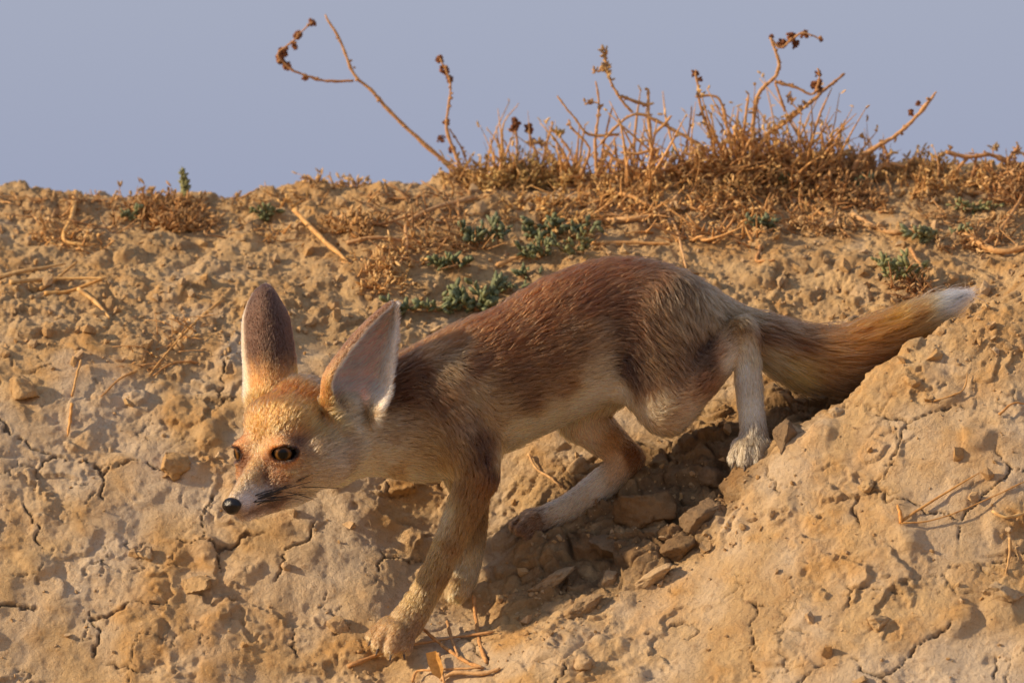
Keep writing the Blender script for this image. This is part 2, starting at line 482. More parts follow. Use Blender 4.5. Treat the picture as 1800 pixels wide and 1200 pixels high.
def tube(P, r0, r1, sides=6, n=None, knots=0.0, wob=0.0, flat=1.0):
    P = smooth_path(P, n or max(5, 4 * len(P)))
    n = len(P)
    P = P + R.normal(0, 1, P.shape) * wob
    T = np.gradient(P, axis=0); T /= np.linalg.norm(T, axis=1, keepdims=True) + 1e-12
    up = np.array([0.13, -0.9, 0.41]); A1 = np.cross(T, up); A1 /= np.linalg.norm(A1, axis=1, keepdims=True) + 1e-9; A2 = np.cross(T, A1)
    r = np.linspace(r0, r1, n) * (1 + knots * (R.random(n) < 0.3) * R.random(n)) * (1 + 0.10 * R.standard_normal(n))
    r[-1] *= 0.55
    a = np.linspace(0, 2 * np.pi, sides, endpoint=False)
    v = P[:, None] + r[:, None, None] * (np.cos(a)[None, :, None] * A1[:, None] + flat * np.sin(a)[None, :, None] * A2[:, None])
    v = v.reshape(-1, 3)
    i = np.arange(n - 1)[:, None] * sides; j = np.arange(sides)[None]; k = (j + 1) % sides
    q = np.stack([i + j, i + k, i + sides + k, i + sides + j], -1).reshape(-1, 4)
    tri = np.concatenate([q[:, :3], q[:, [0, 2, 3]]])
    c0 = len(v); v = np.concatenate([v, P[:1], P[-1:]])
    cap = [(c0, (s + 1) % sides, s) for s in range(sides)] + [(c0 + 1, (n - 1) * sides + s, (n - 1) * sides + (s + 1) % sides) for s in range(sides)]
    return v, np.concatenate([tri, np.array(cap)])

def ico(sub):
    bm = bmesh.new(); bmesh.ops.create_icosphere(bm, subdivisions=sub, radius=1.0)
    bm.verts.ensure_lookup_table()
    v = np.array([x.co[:] for x in bm.verts]); f = np.array([[y.index for y in x.verts] for x in bm.faces]); bm.free()
    return v, f
ICO1, ICO2, ICO4 = ico(1), ico(2), ico(4)
def rot(axis_z, spin=0.0):
    z = np.asarray(axis_z, float); z = z / (np.linalg.norm(z) + 1e-12)
    x = np.cross(z, (0.3, 0.9, 0.2)); x /= np.linalg.norm(x) + 1e-12; y = np.cross(z, x)
    c, s = math.cos(spin), math.sin(spin)
    return np.stack([x * c + y * s, y * c - x * s, z], 1)       # columns
LEAFV = np.array([[0,0,0],[.8,.25,.3],[-.2,.8,.3],[-.75,-.35,.3],[.25,-.8,.3],[.8,.1,.72],[0,.8,.7],[-.8,0,.72],[0,-.75,.7],[0,0,1.0]])
LEAFF = np.array([[0,2,1],[0,3,2],[0,4,3],[0,1,4],[1,2,6],[1,6,5],[2,3,7],[2,7,6],[3,4,8],[3,8,7],[4,1,5],[4,5,8],[5,6,9],[6,7,9],[7,8,9],[8,5,9]])
def leaf(p, dirv, length, width):
    return np.asarray(p) + (LEAFV * np.array([width, width * 0.75, length])) @ rot(dirv, R.uniform(0, 6)).T, LEAFF

# ---- materials
M_CLOD = SOIL
M_TWIG = mat_noise('dry_twig', (166, 128, 88), (216, 178, 130), 260, 0.8, 0.0008, attr=True)
M_STRAW = mat_noise('straw', (176, 134, 84), (222, 186, 128), 180, 0.6, 0.0004, attr=True)
M_SEED = mat_noise('seed_husk', (104, 66, 44), (150, 98, 62), 420, 0.85, 0.0008, attr=True)
M_DRYLEAF = mat_noise('dry_leaves', (188, 158, 114), (228, 200, 152), 300, 0.75, 0.0004, attr=True)
M_GREEN = mat_noise('succulent_leaf', (112, 114, 86), (148, 148, 114), 220, 0.55, 0.0003, attr=True)

# ---- clods of earth, each its own
def clod(px, py, wpx, hpx, label, seed, tilt=0.0, sink=0.5, group=None, dark=0.0, front=0.0):
    rg = np.random.default_rng(seed)
    v, f = ICO4; v = v.copy()
    for _ in range(11):                                   # chop flat facets
        nrm_ = rg.normal(0, 1, 3); nrm_ /= np.linalg.norm(nrm_)
        dd = v @ nrm_ - rg.uniform(0.42, 0.78)
        v -= np.clip(dd, 0, None)[:, None] * nrm_
    r_ = fbm(v + 7.3 * seed, 0.75, 5, seed, 0.62)
    st = np.floor(r_ * 4) + sstep(0.75, 0.98, r_ * 4 - np.floor(r_ * 4))
    v = v * (1 + 0.30 * r_[:, None] + 0.08 * (st - r_ * 4)[:, None] + 0.10 * noise(v + seed, 0.24, seed)[:, None] + 0.06 * noise(v + seed, 0.11, seed + 1)[:, None])
    v += 0.014 * rg.standard_normal(v.shape)
    v /= np.abs(v).max(0)
    c, s = math.cos(math.radians(tilt)), math.sin(math.radians(tilt))
    v = v * np.array([wpx / 2, (wpx + hpx) / 4, hpx / 2]) * K
    v = np.stack([v[:, 0] * c - v[:, 2] * s, v[:, 1], v[:, 0] * s + v[:, 2] * c], 1)
    p, n = ground_at(px, py + hpx * 0.3)
    p = np.array(p) + np.array(n) * hpx * K * (0.5 - sink)
    p[1] -= front * K
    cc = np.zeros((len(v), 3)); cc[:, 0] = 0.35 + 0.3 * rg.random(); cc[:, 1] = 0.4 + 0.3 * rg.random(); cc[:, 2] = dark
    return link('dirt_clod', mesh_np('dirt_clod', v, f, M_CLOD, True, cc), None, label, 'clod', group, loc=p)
G_CL = 'clods of dry earth on the bank'
EXTRA = []
for a in (
    (1132, 872, 118, 84, 'large flat brown clod in the shade behind the raised hind heel', 1, 12),
    (1238, 886, 100, 58, 'long shaded clod in the gully below the upright hind foot', 2, 22),
    (1256, 826, 62, 50, 'dark rounded clod just left of the upright hind paw', 3, 0),
    (1380, 744, 64, 84, 'upright wedge of grey earth behind the upright hind leg', 4, 8),
    (1150, 1008, 84, 34, 'sunlit elongated block lying on the rim of the shaded gully', 5, 32),
    (1072, 1004, 42, 46, 'small ochre lump left of the sunlit elongated block', 6, 10),
    (1010, 812, 54, 50, 'sunlit crumbly lump seen between the belly and the far hind foot', 7, 0),
    (1200, 950, 84, 60, 'shaded lump in the middle of the gully floor', 8, 20),
    (1066, 946, 70, 48, 'flat shaded flake below the large brown clod', 9, 0),
    (975, 1012, 96, 34, 'flat slab in the gully right of the far front paw', 10, 28),
    (1030, 1052, 86, 40, 'cracked slab on the lower gully edge above the near mound', 20, 26),
    (1524, 842, 36, 32, 'small round lump alone on the smooth near mound', 11, 0),
    (1546, 1086, 44, 34, 'crusty lump low on the near mound with its shadow to the right', 12, 0),
    (1762, 1026, 90, 54, 'big crusty clod at the right edge low on the mound', 13, 0),
    (1606, 663, 38, 26, 'small clod on the crest of the mound below the tail', 14, 0),
    (1514, 503, 46, 58, 'pale grey stone-like clod above the tail', 15, 10),
    (1462, 388, 60, 36, 'grey clod half under the right thicket', 21, 0),
    (1545, 452, 88, 40, 'broad grey clod on the upper slope right of the rump', 22, 0),
    (42, 668, 58, 52, 'rooty brown lump at the left edge of the bank', 16, 0),
    (600, 1090, 54, 46, 'knobbly lump left of the near front paw', 17, 0),
    (352, 1016, 70, 30, 'ochre crust flake below the muzzle', 18, 14),
    (300, 800, 74, 58, 'worn lump on the bank left of the face', 19, 0),
    (258, 966, 40, 36, 'small knob below and left of the nose', 23, 0),
    (1470, 715, 36, 30, 'crumb of earth on the mound edge under the tail', 24, 0),
    (1030, 1155, 44, 40, 'upright nub at the foot of the near mound', 25, 5),
): clod(*a, group=G_CL, sink=0.62 if a[5] in (1, 2, 3, 8, 9, 10, 20) else 0.5, dark=0.95 if a[5] in (1, 2, 3, 4, 8, 9) else 0.45 if a[5] in (10, 20, 6) else 0.0)  # clods lying in shade have that shade painted in as darker soil

# ---- loose crumbs: nobody could count them
mb = MB()
v1, f1_ = ICO1
n_c = 0
while n_c < 3000:
    px, py = R.uniform(0, 1800), R.uniform(335, 1200)
    loose_here = 1.0 if py < 640 else 0.08
    g_ = math.exp(-((px - 1160) / 190) ** 2 - ((py - 900) / 90) ** 2) + math.exp(-((px - 900) / 140) ** 2 - ((py - 1080) / 60) ** 2)
    if R.random() > max(loose_here, min(g_ * 1.2, 1)): continue
    n_c += 1
    p, n = ground_at(px, py)
    s = 1.6 + 2.2 * R.pareto(2.2)
    s = min(s, 13)
    vv = v1 * (1 + 0.35 * R.standard_normal((len(v1), 1))) * np.array([1, 0.9, 0.7]) * s * K
    c_ = (0.3 + 0.4 * R.random(), 0.3 + 0.5 * R.random(), 0)
    mb.add(np.array(p) + np.array(n) * s * K * 0.35 + vv @ rot(R.normal(0, 1, 3)).T, f1_, c_)
mb.build('soil_crumbs', M_CLOD, kind='stuff', label='loose crumbs of dry soil scattered over the bank', smooth=False)

# ---- straw, stems and roots lying about, each its own
def ground_path(pts, lift):
    out = []
    for q in pts:
        p, n = ground_at(q[0], q[1])
        l_ = q[2] if len(q) > 2 else lift
        out.append(np.array(p) + (np.array(n) * 0.6 + np.array([0, -0.4, 0.2])) * l_ * K)
    return out
def stalk(name, pts, r0, r1, label, cat, tint=(1, 1, 1), mat=None, lift=5, group=None, knots=0.3, side=()):
    P = ground_path(pts, lift)
    m = MB(); v, f = tube(P, r0 * K, r1 * K, 6, knots=knots, wob=0.35 * K)
    m.add(v, f, tint)
    for frac, dx, dy, rr in side:
        i = min(int(frac * (len(P) - 1)), len(P) - 1)
        b = P[i]; e = b + np.array([dx, -0.25 * abs(dx), -dy]) * K
        m.add(*tube([b, (b + e) / 2 + R.normal(0, 2, 3) * K, e], rr * K, rr * 0.5 * K, 5), tint)
    o = np.array(P[0])
    return m.build(name, mat or M_STRAW, None, o, loc=o, label=label, cat=cat, group=group)
G_ST = 'straw and stems lying on the bank'
ST = [
    ('straw', [(514,384,22),(560,420,14),(612,462,5)], 5.2, 3.6, 'thick orange straw slanting across the slope above the ears', 'straw', (1.05,.85,.6)),
    ('straw', [(-10,492,6),(50,480,8),(118,470,10)], 4.6, 2.4, 'pale straw at the far left edge, uppermost of the bundle', 'straw', (1.05,1,.9)),
    ('straw', [(18,500,6),(100,494,9),(188,497,12)], 4.8, 2.2, 'long level straw in the middle of the left bundle', 'straw', (1,.95,.8)),
    ('straw', [(70,512,5),(104,494,10),(138,466,14)], 4.0, 1.8, 'straw crossing the left bundle upwards to the right', 'straw', (1,.8,.5)),
    ('straw', [(78,518,4),(120,516,7),(182,496,12)], 5.0, 2.4, 'golden straw along the foot of the left bundle', 'straw', (1.05,.8,.45)),
    ('straw', [(140,512,8),(168,534,6),(194,562,4)], 4.4, 2.6, 'short straw slanting down from the left bundle', 'straw', (1,.92,.75)),
    ('bent_stalk', [(132,350,18),(126,388,12),(112,422,5),(150,434,4)], 5.5, 3.0, 'bent golden stalk standing near the left end of the ridge', 'stalk', (1.1,.95,.65)),
    ('straw', [(386,532,10),(332,584,9),(262,660,4)], 2.8, 1.6, 'long thin straw on the slope left of the far ear', 'straw', (1,.85,.6)),
    ('straw', [(348,638,5),(305,640,6),(268,662,4)], 2.2, 1.4, 'thin brown straw lying below the long thin straw', 'straw', (.75,.5,.35)),
    ('straw', [(142,640,12),(134,668,8),(126,700,3)], 2.8, 1.8, 'short upright straw on the left bank', 'straw', (.95,.8,.6)),
    ('straw', [(124,716,12),(122,740,8),(119,768,3)], 3.0, 1.8, 'orange straw stub below the short upright one', 'straw', (1.1,.75,.4)),
    ('straw', [(240,655,6),(212,668,5),(176,700,4)], 2.6, 1.4, 'twiggy straw between the left stubs and the long thin straw', 'straw', (.8,.6,.42)),
    ('pine_needles', [(1582,918,4),(1640,884,8),(1722,834,8)], 2.6, 1.2, 'stiff brown stem fanning up across the near mound', 'straw', (.95,.7,.4)),
    ('straw', [(1584,922,5),(1660,912,8),(1806,846,6)], 1.8, 1.0, 'long fine stem reaching to the right edge over the mound', 'straw', (.95,.72,.45)),
    ('straw', [(1584,922,5),(1582,908,9),(1576,892,10)], 4.0, 2.0, 'stubby orange stem base on the near mound', 'straw', (1.15,.65,.25)),
    ('straw', [(1745,902,6),(1768,912,8),(1806,902,8)], 3.4, 2.4, 'pale curved straw at the right edge of the mound', 'straw', (1.1,1.1,1)),
    ('straw', [(1756,732,5),(1780,714,10),(1806,716,8)], 2.2, 1.4, 'looped brown stem at the right edge under the crest', 'straw', (.9,.62,.38)),
    ('straw', [(1776,948,14),(1774,980,8),(1768,1012,4)], 2.6, 1.6, 'pale upright stem above the big crusty clod', 'straw', (1,.95,.9)),
    ('straw', [(1640,706,4),(1690,690,6),(1700,656,5)], 1.6, 1.0, 'hair-thin curled stem high on the mound', 'straw', (.95,.8,.6)),
    ('fallen_straw', [(612,1172,3),(668,1152,8),(716,1140,10),(790,1130,12),(872,1113,6)], 3.8, 2.0, 'long brown stem lying in front of the near front paw', 'stem', (.7,.52,.36)),
    ('fallen_straw', [(744,1114,14),(782,1142,10),(820,1166,7),(850,1176,4)], 3.6, 3.0, 'brown stem slanting down right of the near front paw', 'stem', (.85,.6,.36)),
    ('fallen_straw', [(782,1098,14),(796,1128,10),(806,1156,4)], 3.0, 2.4, 'short grey stem standing between the fallen stems', 'stem', (.85,.72,.6)),
    ('fallen_straw', [(836,1056,20),(838,1096,16),(843,1130,10),(854,1166,4)], 3.2, 3.6, 'upright curved orange stem under the far front paw', 'stem', (1,.72,.45)),
    ('fallen_straw', [(724,1202,10),(734,1186,12),(770,1180,10),(852,1176,6)], 2.4, 2.0, 'thin arching stem at the bottom edge below the paw', 'stem', (1,.8,.55)),
    ('fallen_straw', [(772,1156,12),(779,1180,10),(784,1206,8)], 3.2, 2.6, 'stub of stem crossing the dry leaf at the bottom edge', 'stem', (1,.8,.55)),
    ('fallen_straw', [(776,1198,8),(800,1186,10),(850,1186,6),(880,1176,4)], 4.0, 3.0, 'knotted pale twig at the bottom edge by the mound foot', 'twig', (.95,.9,.8)),
    ('root', [(930,800,6),(946,828,8),(972,846,8),(988,858,4)], 2.6, 1.8, 'pale hair root on the sunlit earth under the belly', 'root', (1.15,1.1,.95)),
    ('root', [(1186,352,14),(1176,380,12),(1190,410,10),(1200,446,8),(1206,474,3)], 3.0, 1.8, 'pale wavy root hanging behind the hump of the back', 'root', (1.1,1.05,.95)),
    ('fallen_branch', [(1388,350,10),(1430,372,10),(1494,420,4)], 4.0, 2.4, 'brown branch slanting out from under the right thicket', 'branch', (.9,.68,.45)),
    ('fallen_branch', [(1498,384,8),(1560,410,8),(1600,412,9),(1652,408,5)], 5.0, 3.6, 'bleached branch lying level on the upper right slope', 'branch', (1.05,.95,.78)),
    ('fallen_branch', [(1690,410,8),(1722,432,9),(1760,448,10),(1810,438,9)], 6.5, 5.0, 'thick golden branch bowed at the right edge', 'branch', (1.1,.9,.6)),
    ('fallen_branch', [(1728,436,8),(1760,408,14),(1788,370,16),(1804,330,14)], 3.6, 2.6, 'thin branch rising from the thick golden one', 'branch', (.95,.72,.5)),
    ('fallen_branch', [(598,386,10),(622,398,12),(632,430,4)], 3.6, 2.2, 'short hooked twig on the slope behind the ears', 'twig', (1.05,.95,.75)),
    ('fallen_branch', [(832,352,8),(764,372,12),(716,402,14),(716,446,10),(684,494,4)], 4.6, 2.8, 'grey crooked branch lying left of the green sprigs', 'branch', (.95,.85,.72)),
    ('fallen_branch', [(612,430,6),(660,424,10),(708,428,8)], 4.2, 3.0, 'level grey twig joining the crooked branch', 'twig', (.95,.82,.66)),
    ('fallen_branch', [(742,374,5),(660,398,6),(600,376,4)], 2.8, 1.6, 'slim brown twig crossing above the crooked branch', 'twig', (.8,.58,.4)),
    ('fallen_branch', [(1060,344,8),(1110,352,10),(1168,384,6)], 4.4, 3.0, 'tan branch arched over the litter above the hump', 'branch', (1.05,.85,.55)),
    ('fallen_branch', [(1056,392,6),(1120,390,9),(1176,378,9)], 4.6, 3.4, 'bleached stick lying level just above the hump', 'branch', (1.1,1.0,.8)),
    ('fallen_branch', [(1040,430,6),(1110,432,8),(1180,432,4)], 4.2, 2.8, 'golden stick skirting the top of the hump', 'branch', (1.05,.8,.45)),
    ('fallen_branch', [(1320,410,6),(1336,440,9),(1330,462,6),(1362,458,3)], 3.6, 2.2, 'forked brown twig above the tail base', 'twig', (.9,.65,.42)),
    ('fallen_branch', [(872,470,5),(906,458,8),(930,448,6)], 4.2, 3.2, 'plump tan twig beside the green sprigs', 'twig', (1.1,.88,.6)),
    ('fallen_branch', [(1602,440,6),(1612,462,8),(1630,474,4)], 3.0, 1.8, 'short twig hanging beside the right green sprig', 'twig', (.95,.72,.5)),
]
for s_ in ST:
    mat_ = M_TWIG if s_[0] in ('fallen_branch', 'root', 'fallen_straw') else M_STRAW
    stalk('straw' if s_[0] == 'pine_needles' else s_[0], s_[1], s_[2], s_[3], s_[4], s_[5], s_[6], mat_, group=G_ST,
          side=[(R.random(), R.uniform(-18, 18), R.uniform(-16, 4), 1.4) for _ in range(2)] if s_[2] > 3.9 and s_[0] == 'fallen_branch' else ())
# dry leaf by the paw
p, n = ground_at(766, 1178)
lf = np.array([[(-10, 28), (10, 26), (13, 6), (12, -12), (0, -30), (-12, -14), (-13, 8)]])[0].astype(float)
vt = np.concatenate([[[0, 2, 0]], np.stack([lf[:, 0], -np.abs(lf[:, 0]) * 0.35, -lf[:, 1] * -1], 1)])
vt[:, 1] -= 3
vtop = vt.copy(); vtop[:, 1] -= 1.4
nf = len(vt)
tri_ = [(0, 1 + i, 1 + (i + 1) % 7) for i in range(7)]
fcs = tri_ + [(a + nf, c + nf, b + nf) for a, b, c in tri_] + [(1 + i, 1 + i + nf, 1 + (i + 1) % 7) for i in range(7)] + [(1 + (i + 1) % 7, 1 + i + nf, 1 + (i + 1) % 7 + nf) for i in range(7)]
lv = np.concatenate([vt, vtop]) * K * 0.9
c_, s2 = math.cos(0.35), math.sin(0.35)
lv = np.stack([lv[:, 0] * c_ - lv[:, 2] * s2, lv[:, 1], lv[:, 0] * s2 + lv[:, 2] * c_], 1)
link('dead_leaf', mesh_np('dead_leaf', lv, np.array(fcs), M_DRYLEAF, False, np.tile([[1.0, .72, .35]], (len(lv), 1))), None,
     'ochre dead leaf standing among the stems under the front paw', 'leaf', loc=np.array(p) + np.array([0, -0.012, 0.006]))

# ---- shrubs on the ridge
def shrub(name, px, py, label, group='dry shrubs along the ridge'):
    p, n = ground_at(px, py)
    o = link(name, None, label=label, cat='shrub', group=group, loc=p)
    o['d0'] = p.y / K
    del o['d0']
    return o, p.y / K, np.array(p)
def pts_at(pts, d0):
    return [W(q[0], q[1], d0 + (q[2] if len(q) > 2 else 0)) for q in pts]
def add_branch(sh, d0, org, pts, r0, r1, tint=(1, 1, 1), seeds=(), nodes=0, leaves=(), mat=None, name='branch'):
    P = pts_at(pts, d0)
    m = MB(); m.add(*tube(P, r0 * K, r1 * K, 7, n=6 * len(P), knots=0.35, wob=0.4 * K), tint)
    SP = smooth_path(P, 40)
    for _ in range(nodes):                                   # buds and leaf scars
        b = SP[R.integers(2, 39)]; s = R.uniform(2.2, 4.2) * K
        m.add(b + (ICO1[0] * s * np.array([1, .9, .8])) + R.normal(0, 1, 3) * r0 * 0.6 * K, ICO1[1], np.array(tint) * R.uniform(.55, .95))
    br = m.build(name, mat or M_TWIG, sh, org)
    for sx, sy, ss in seeds:
        sm = MB(); c = W(sx, sy, d0 + R.normal(0, 3))
        nb = SP[np.argmin(((SP - c) ** 2).sum(1))]
        sm.add(*tube([nb, (nb + c) / 2 + R.normal(0, 1, 3) * K, c], 1.4 * K, 1.0 * K, 5), (1.2, 1.1, 1))
        for _ in range(int(10 + ss * 0.8)):
            q = c + np.clip(R.normal(0, 1, 3), -1.5, 1.5) * ss * 0.27 * K
            sz = R.uniform(0.16, 0.30) * ss * K
            sm.add(q + (ICO1[0] * (1 + 0.18 * R.standard_normal((len(ICO1[0]), 1))) * sz * np.array([1, 1, R.uniform(.7, 1.3)])) @ rot(R.normal(0, 1, 3)).T, ICO1[1], np.array([1, 1, 1]) * R.uniform(.5, 1.15))
        sd = sm.build('seed_head', M_SEED, br, np.zeros(3), smooth=False)
        sd.data.transform(Matrix.Translation((-org).tolist()))
    if leaves:
        lm = MB()
        for lx, ly, n_, sp, tl in leaves:
            c = W(lx, ly, d0 - 8)
            near_ = SP[np.argsort(((SP - c) ** 2).sum(1))[:14]]
            if np.linalg.norm(near_[0] - c) > 14 * K:            # a side twig carries the tuft
                m2 = MB(); m2.add(*tube([near_[0], (near_[0] + c) / 2 + R.normal(0, 2, 3) * K, c], 1.6 * K, 1.0 * K, 5), tint)
                m2.build('side_twig', M_TWIG, br, org)
                near_ = near_[0] + (c - near_[0]) * np.linspace(0.6, 1.05, 10)[:, None]
            for _ in range(int(n_ * 1.5)):
                q = near_[R.integers(len(near_))] + R.normal(0, 1.2, 3) * K
                lm.add(*leaf(q, np.array([R.normal(0, .8), R.normal(0, .6), R.normal(.5, .6)]), R.uniform(8, 15) * K, R.uniform(2.2, 3.8) * K), np.array(tl) * R.uniform(.6, 1.15))
        lo_ = lm.build('dry_leaf_tuft', M_DRYLEAF, br, org, smooth=False)
    return br
def tangle(sh, d0, org, polys, n, hgt, tint_a, tint_b, rr=(1.0, 2.4), up=0.7, lean=0.75, leaf_n=4, depth=60, name='twig_tangle'):
    """a mat of fine twigs rooted on the slope, with small dry leaves"""
    tw, lv_ = MB(), MB()
    for _ in range(n):
        x0, y0, x1, y1, jit = polys[R.integers(len(polys))]
        t = R.random()
        px, py = x0 + (x1 - x0) * t + R.normal(0, jit), y0 + (y1 - y0) * t + R.normal(0, jit * 0.5)
        g, nn = ground_at(px, py)
        b = np.array(g) + np.array([0, R.uniform(-0.3, 0.3) * depth * K, 0])
        gg = drop(b[0], b[1])[0]; b = np.array(gg)
        L = hgt * R.uniform(0.4, 1.25) * K
        dr = np.array([R.normal(0, lean), R.normal(-0.15, 0.5), R.uniform(0.05, 1.0) * up * 1.6]); dr /= np.linalg.norm(dr)
        bend = R.normal(0, 0.28, 3)
        tt = np.linspace(0, 1, 5)[:, None]
        P = b + L * (tt * dr + tt ** 2 * bend) + np.array([0, 0, 2 * K])
        r0 = R.uniform(*rr) * K
        col = np.array(tint_a) + (np.array(tint_b) - np.array(tint_a)) * R.random()
        tw.add(*tube(P, r0, r0 * 0.5, 4, n=5), col * R.uniform(0.7, 1.15))
        for _ in range(R.poisson(leaf_n)):
            q = P[R.integers(1, 5)] + R.normal(0, 2.5, 3) * K
            dv = dr + R.normal(0, 0.8, 3)
            lv_.add(*leaf(q, dv, R.uniform(8, 18) * K, R.uniform(1.8, 3.6) * K), col * R.uniform(0.4, 1.25))
    tw.build(name, M_TWIG, sh, org, kind='stuff')
    if lv_.v: lv_.build('leaf_litter', M_DRYLEAF, sh, org, smooth=False, kind='stuff')

GOLD, DARK, TAN, OLIVE = (1.3, 1.02, .54), (.42, .32, .25), (1.2, 1.0, .74), (.60, .60, .34)
# 1: long arching branch with a hooked seed spray, left end of the thicket
sh, d0, org = shrub('dry_shrub', 830, 318, 'dry shrub with one long branch arching left to a hooked seed spray')
add_branch(sh, d0, org, [(838,322),(770,274,-6),(692,203,-14),(654,160,-18),(622,130,-20),(600,76,-22),(571,26,-24)], 4.6, 2.0, (1.0,.80,.60), nodes=16)
add_branch(sh, d0, org, [(622,142,-20),(578,143,-22),(546,136,-24),(514,123,-26),(494,106,-28),(489,94,-28),(503,82,-28),(518,70,-28),(530,56,-28),(550,38,-28)], 2.6, 1.2, (.78,.56,.44),
           seeds=((549,39,13),(524,62,15),(518,80,14),(498,92,17),(495,104,17),(505,116,15),(536,136,11)), nodes=10)
add_branch(sh, d0, org, [(822,316),(800,270,-8),(785,222,-10),(791,170,-12),(790,140,-12),(773,102,-12)], 3.4, 1.6, (.95,.74,.56), seeds=((773,104,14),(781,124,16),(792,140,14),(784,214,12),(775,244,13),(796,262,14)), nodes=10)
add_branch(sh, d0, org, [(826,306),(812,262,-4),(790,226,-8)], 2.2, 1.2, (.85,.66,.5), nodes=4)
add_branch(sh, d0, org, [(800,312),(786,306,-8),(772,310,-10)], 3.2, 1.8, (1,.8,.58), nodes=3)
tangle(sh, d0, org, [(790,318,860,316,12)], 60, 34, GOLD, DARK, leaf_n=4)
# 2: leafy dark-green and brown tussock with upright grass blades
sh, d0, org = shrub('dry_tussock', 910, 318, 'dense olive and brown tussock with a few upright blades of dry grass')
for q in ([(888,300),(883,240,-5),(888,212,-6),(913,181,-8)], [(892,300),(874,250,-4),(854,224,-6)], [(884,296),(876,250,-3),(872,222,-3)], [(870,300),(866,272),(862,240)], [(900,300),(893,262),(880,236)]):
    add_branch(sh, d0, org, q, 2.4, 0.7, (1.1,.92,.62), mat=M_STRAW, name='grass_blade')
add_branch(sh, d0, org, [(906,304),(909,262,-4),(906,222,-6)], 2.8, 2.0, (.95,.8,.7), seeds=((906,216,17),(902,226,14)), nodes=3)
add_branch(sh, d0, org, [(950,300),(940,262,-4),(928,230,-6)], 2.8, 1.8, (1.05,.9,.7), seeds=((930,226,16),(936,250,14)), nodes=3)
add_branch(sh, d0, org, [(952,296),(962,250,-4),(972,216,-6)], 3.0, 1.8, (1.1,.9,.62), nodes=3, leaves=((985,236,14,9,OLIVE),(945,252,10,8,DARK)))
add_branch(sh, d0, org, [(1010,300),(1000,262,-4),(965,222,-6)], 2.2, 1.4, (1,.8,.55), nodes=3)
tangle(sh, d0, org, [(840,325,1010,322,10)], 170, 36, OLIVE, GOLD, leaf_n=6)
tangle(sh, d0, org, [(880,318,950,312,9)], 110, 48, OLIVE, DARK, leaf_n=7)
tangle(sh, d0, org, [(850,318,1010,316,10)], 60, 84, TAN, GOLD, rr=(1.1, 2.6), up=1.2, lean=0.45, leaf_n=1.5, name='upright_stems')
# 3: tall bleached stems in the middle
sh, d0, org = shrub('dry_shrub', 1120, 320, 'open shrub of tall bleached stems with a leafy dark tip at the middle')
add_branch(sh, d0, org, [(1148,318),(1145,260),(1140,200,-4),(1140,156,-6)], 5.2, 2.6, (1.12,1.0,.78), nodes=6)
add_branch(sh, d0, org, [(1140,186,-4),(1100,172,-10),(1085,164,-14),(1068,128,-16),(1064,88,-16)], 3.2, 1.6, (.92,.74,.55), nodes=6, leaves=((1068,100,22,8,(.5,.42,.32)),(1060,118,12,9,(.6,.45,.3)),(1048,126,6,5,(.7,.5,.3))))
add_branch(sh, d0, org, [(1112,198,-6),(1092,176,-12),(1076,150,-14)], 3.0, 1.8, (1,.82,.6), nodes=3)
add_branch(sh, d0, org, [(1244,264,-2),(1190,232,-4),(1122,200,-6),(1080,226,-8),(1056,254,-6)], 3.6, 2.2, (1,.82,.58), nodes=8)
add_branch(sh, d0, org, [(1050,310),(1046,250,-4),(1053,190,-8),(1047,142,-10)], 3.2, 1.4, (.98,.78,.56), nodes=6, leaves=((1030,182,7,7,(.5,.36,.28)),(1040,200,5,5,(.5,.36,.28))))
add_branch(sh, d0, org, [(1054,310),(1062,250,-3),(1076,188,-6)], 3.0, 1.4, (1.02,.8,.58), nodes=5)
add_branch(sh, d0, org, [(1088,236,-4),(1036,236,-6),(1010,208,-8),(979,168,-10)], 2.8, 1.8, (1,.84,.62), nodes=4)
add_branch(sh, d0, org, [(1018,310),(1036,262),(1006,226),(1000,210)], 2.8, 1.6, (1.05,.85,.58), nodes=4)
add_branch(sh, d0, org, [(1150,236,-2),(1168,218,-6),(1180,204,-8)], 3.2, 1.8, (1.12,.95,.7), nodes=2)
add_branch(sh, d0, org, [(1058,262,-4),(1096,290,-6),(1130,310,-4)], 3.2, 2.2, (.9,.68,.46), nodes=8, leaves=((1090,280,8,8,(.6,.42,.3)),))
add_branch(sh, d0, org, [(1160,262,-2),(1120,270,-6),(1090,268,-6)], 3.4, 1.8, (1.08,.9,.64), nodes=4)
tangle(sh, d0, org, [(1000,330,1190,328,8),(1010,350,1180,355,14)], 120, 30, DARK, GOLD, leaf_n=3)
tangle(sh, d0, org, [(1000,318,1200,318,8)], 70, 100, TAN, GOLD, rr=(1.3, 3.4), up=1.1, lean=0.55, leaf_n=1.5, name='upright_stems')
tangle(sh, d0, org, [(1030,385,1180,392,16),(1000,360,1120,372,14)], 75, 50, GOLD, TAN, rr=(1.4, 3.4), up=0.3, leaf_n=1.2)
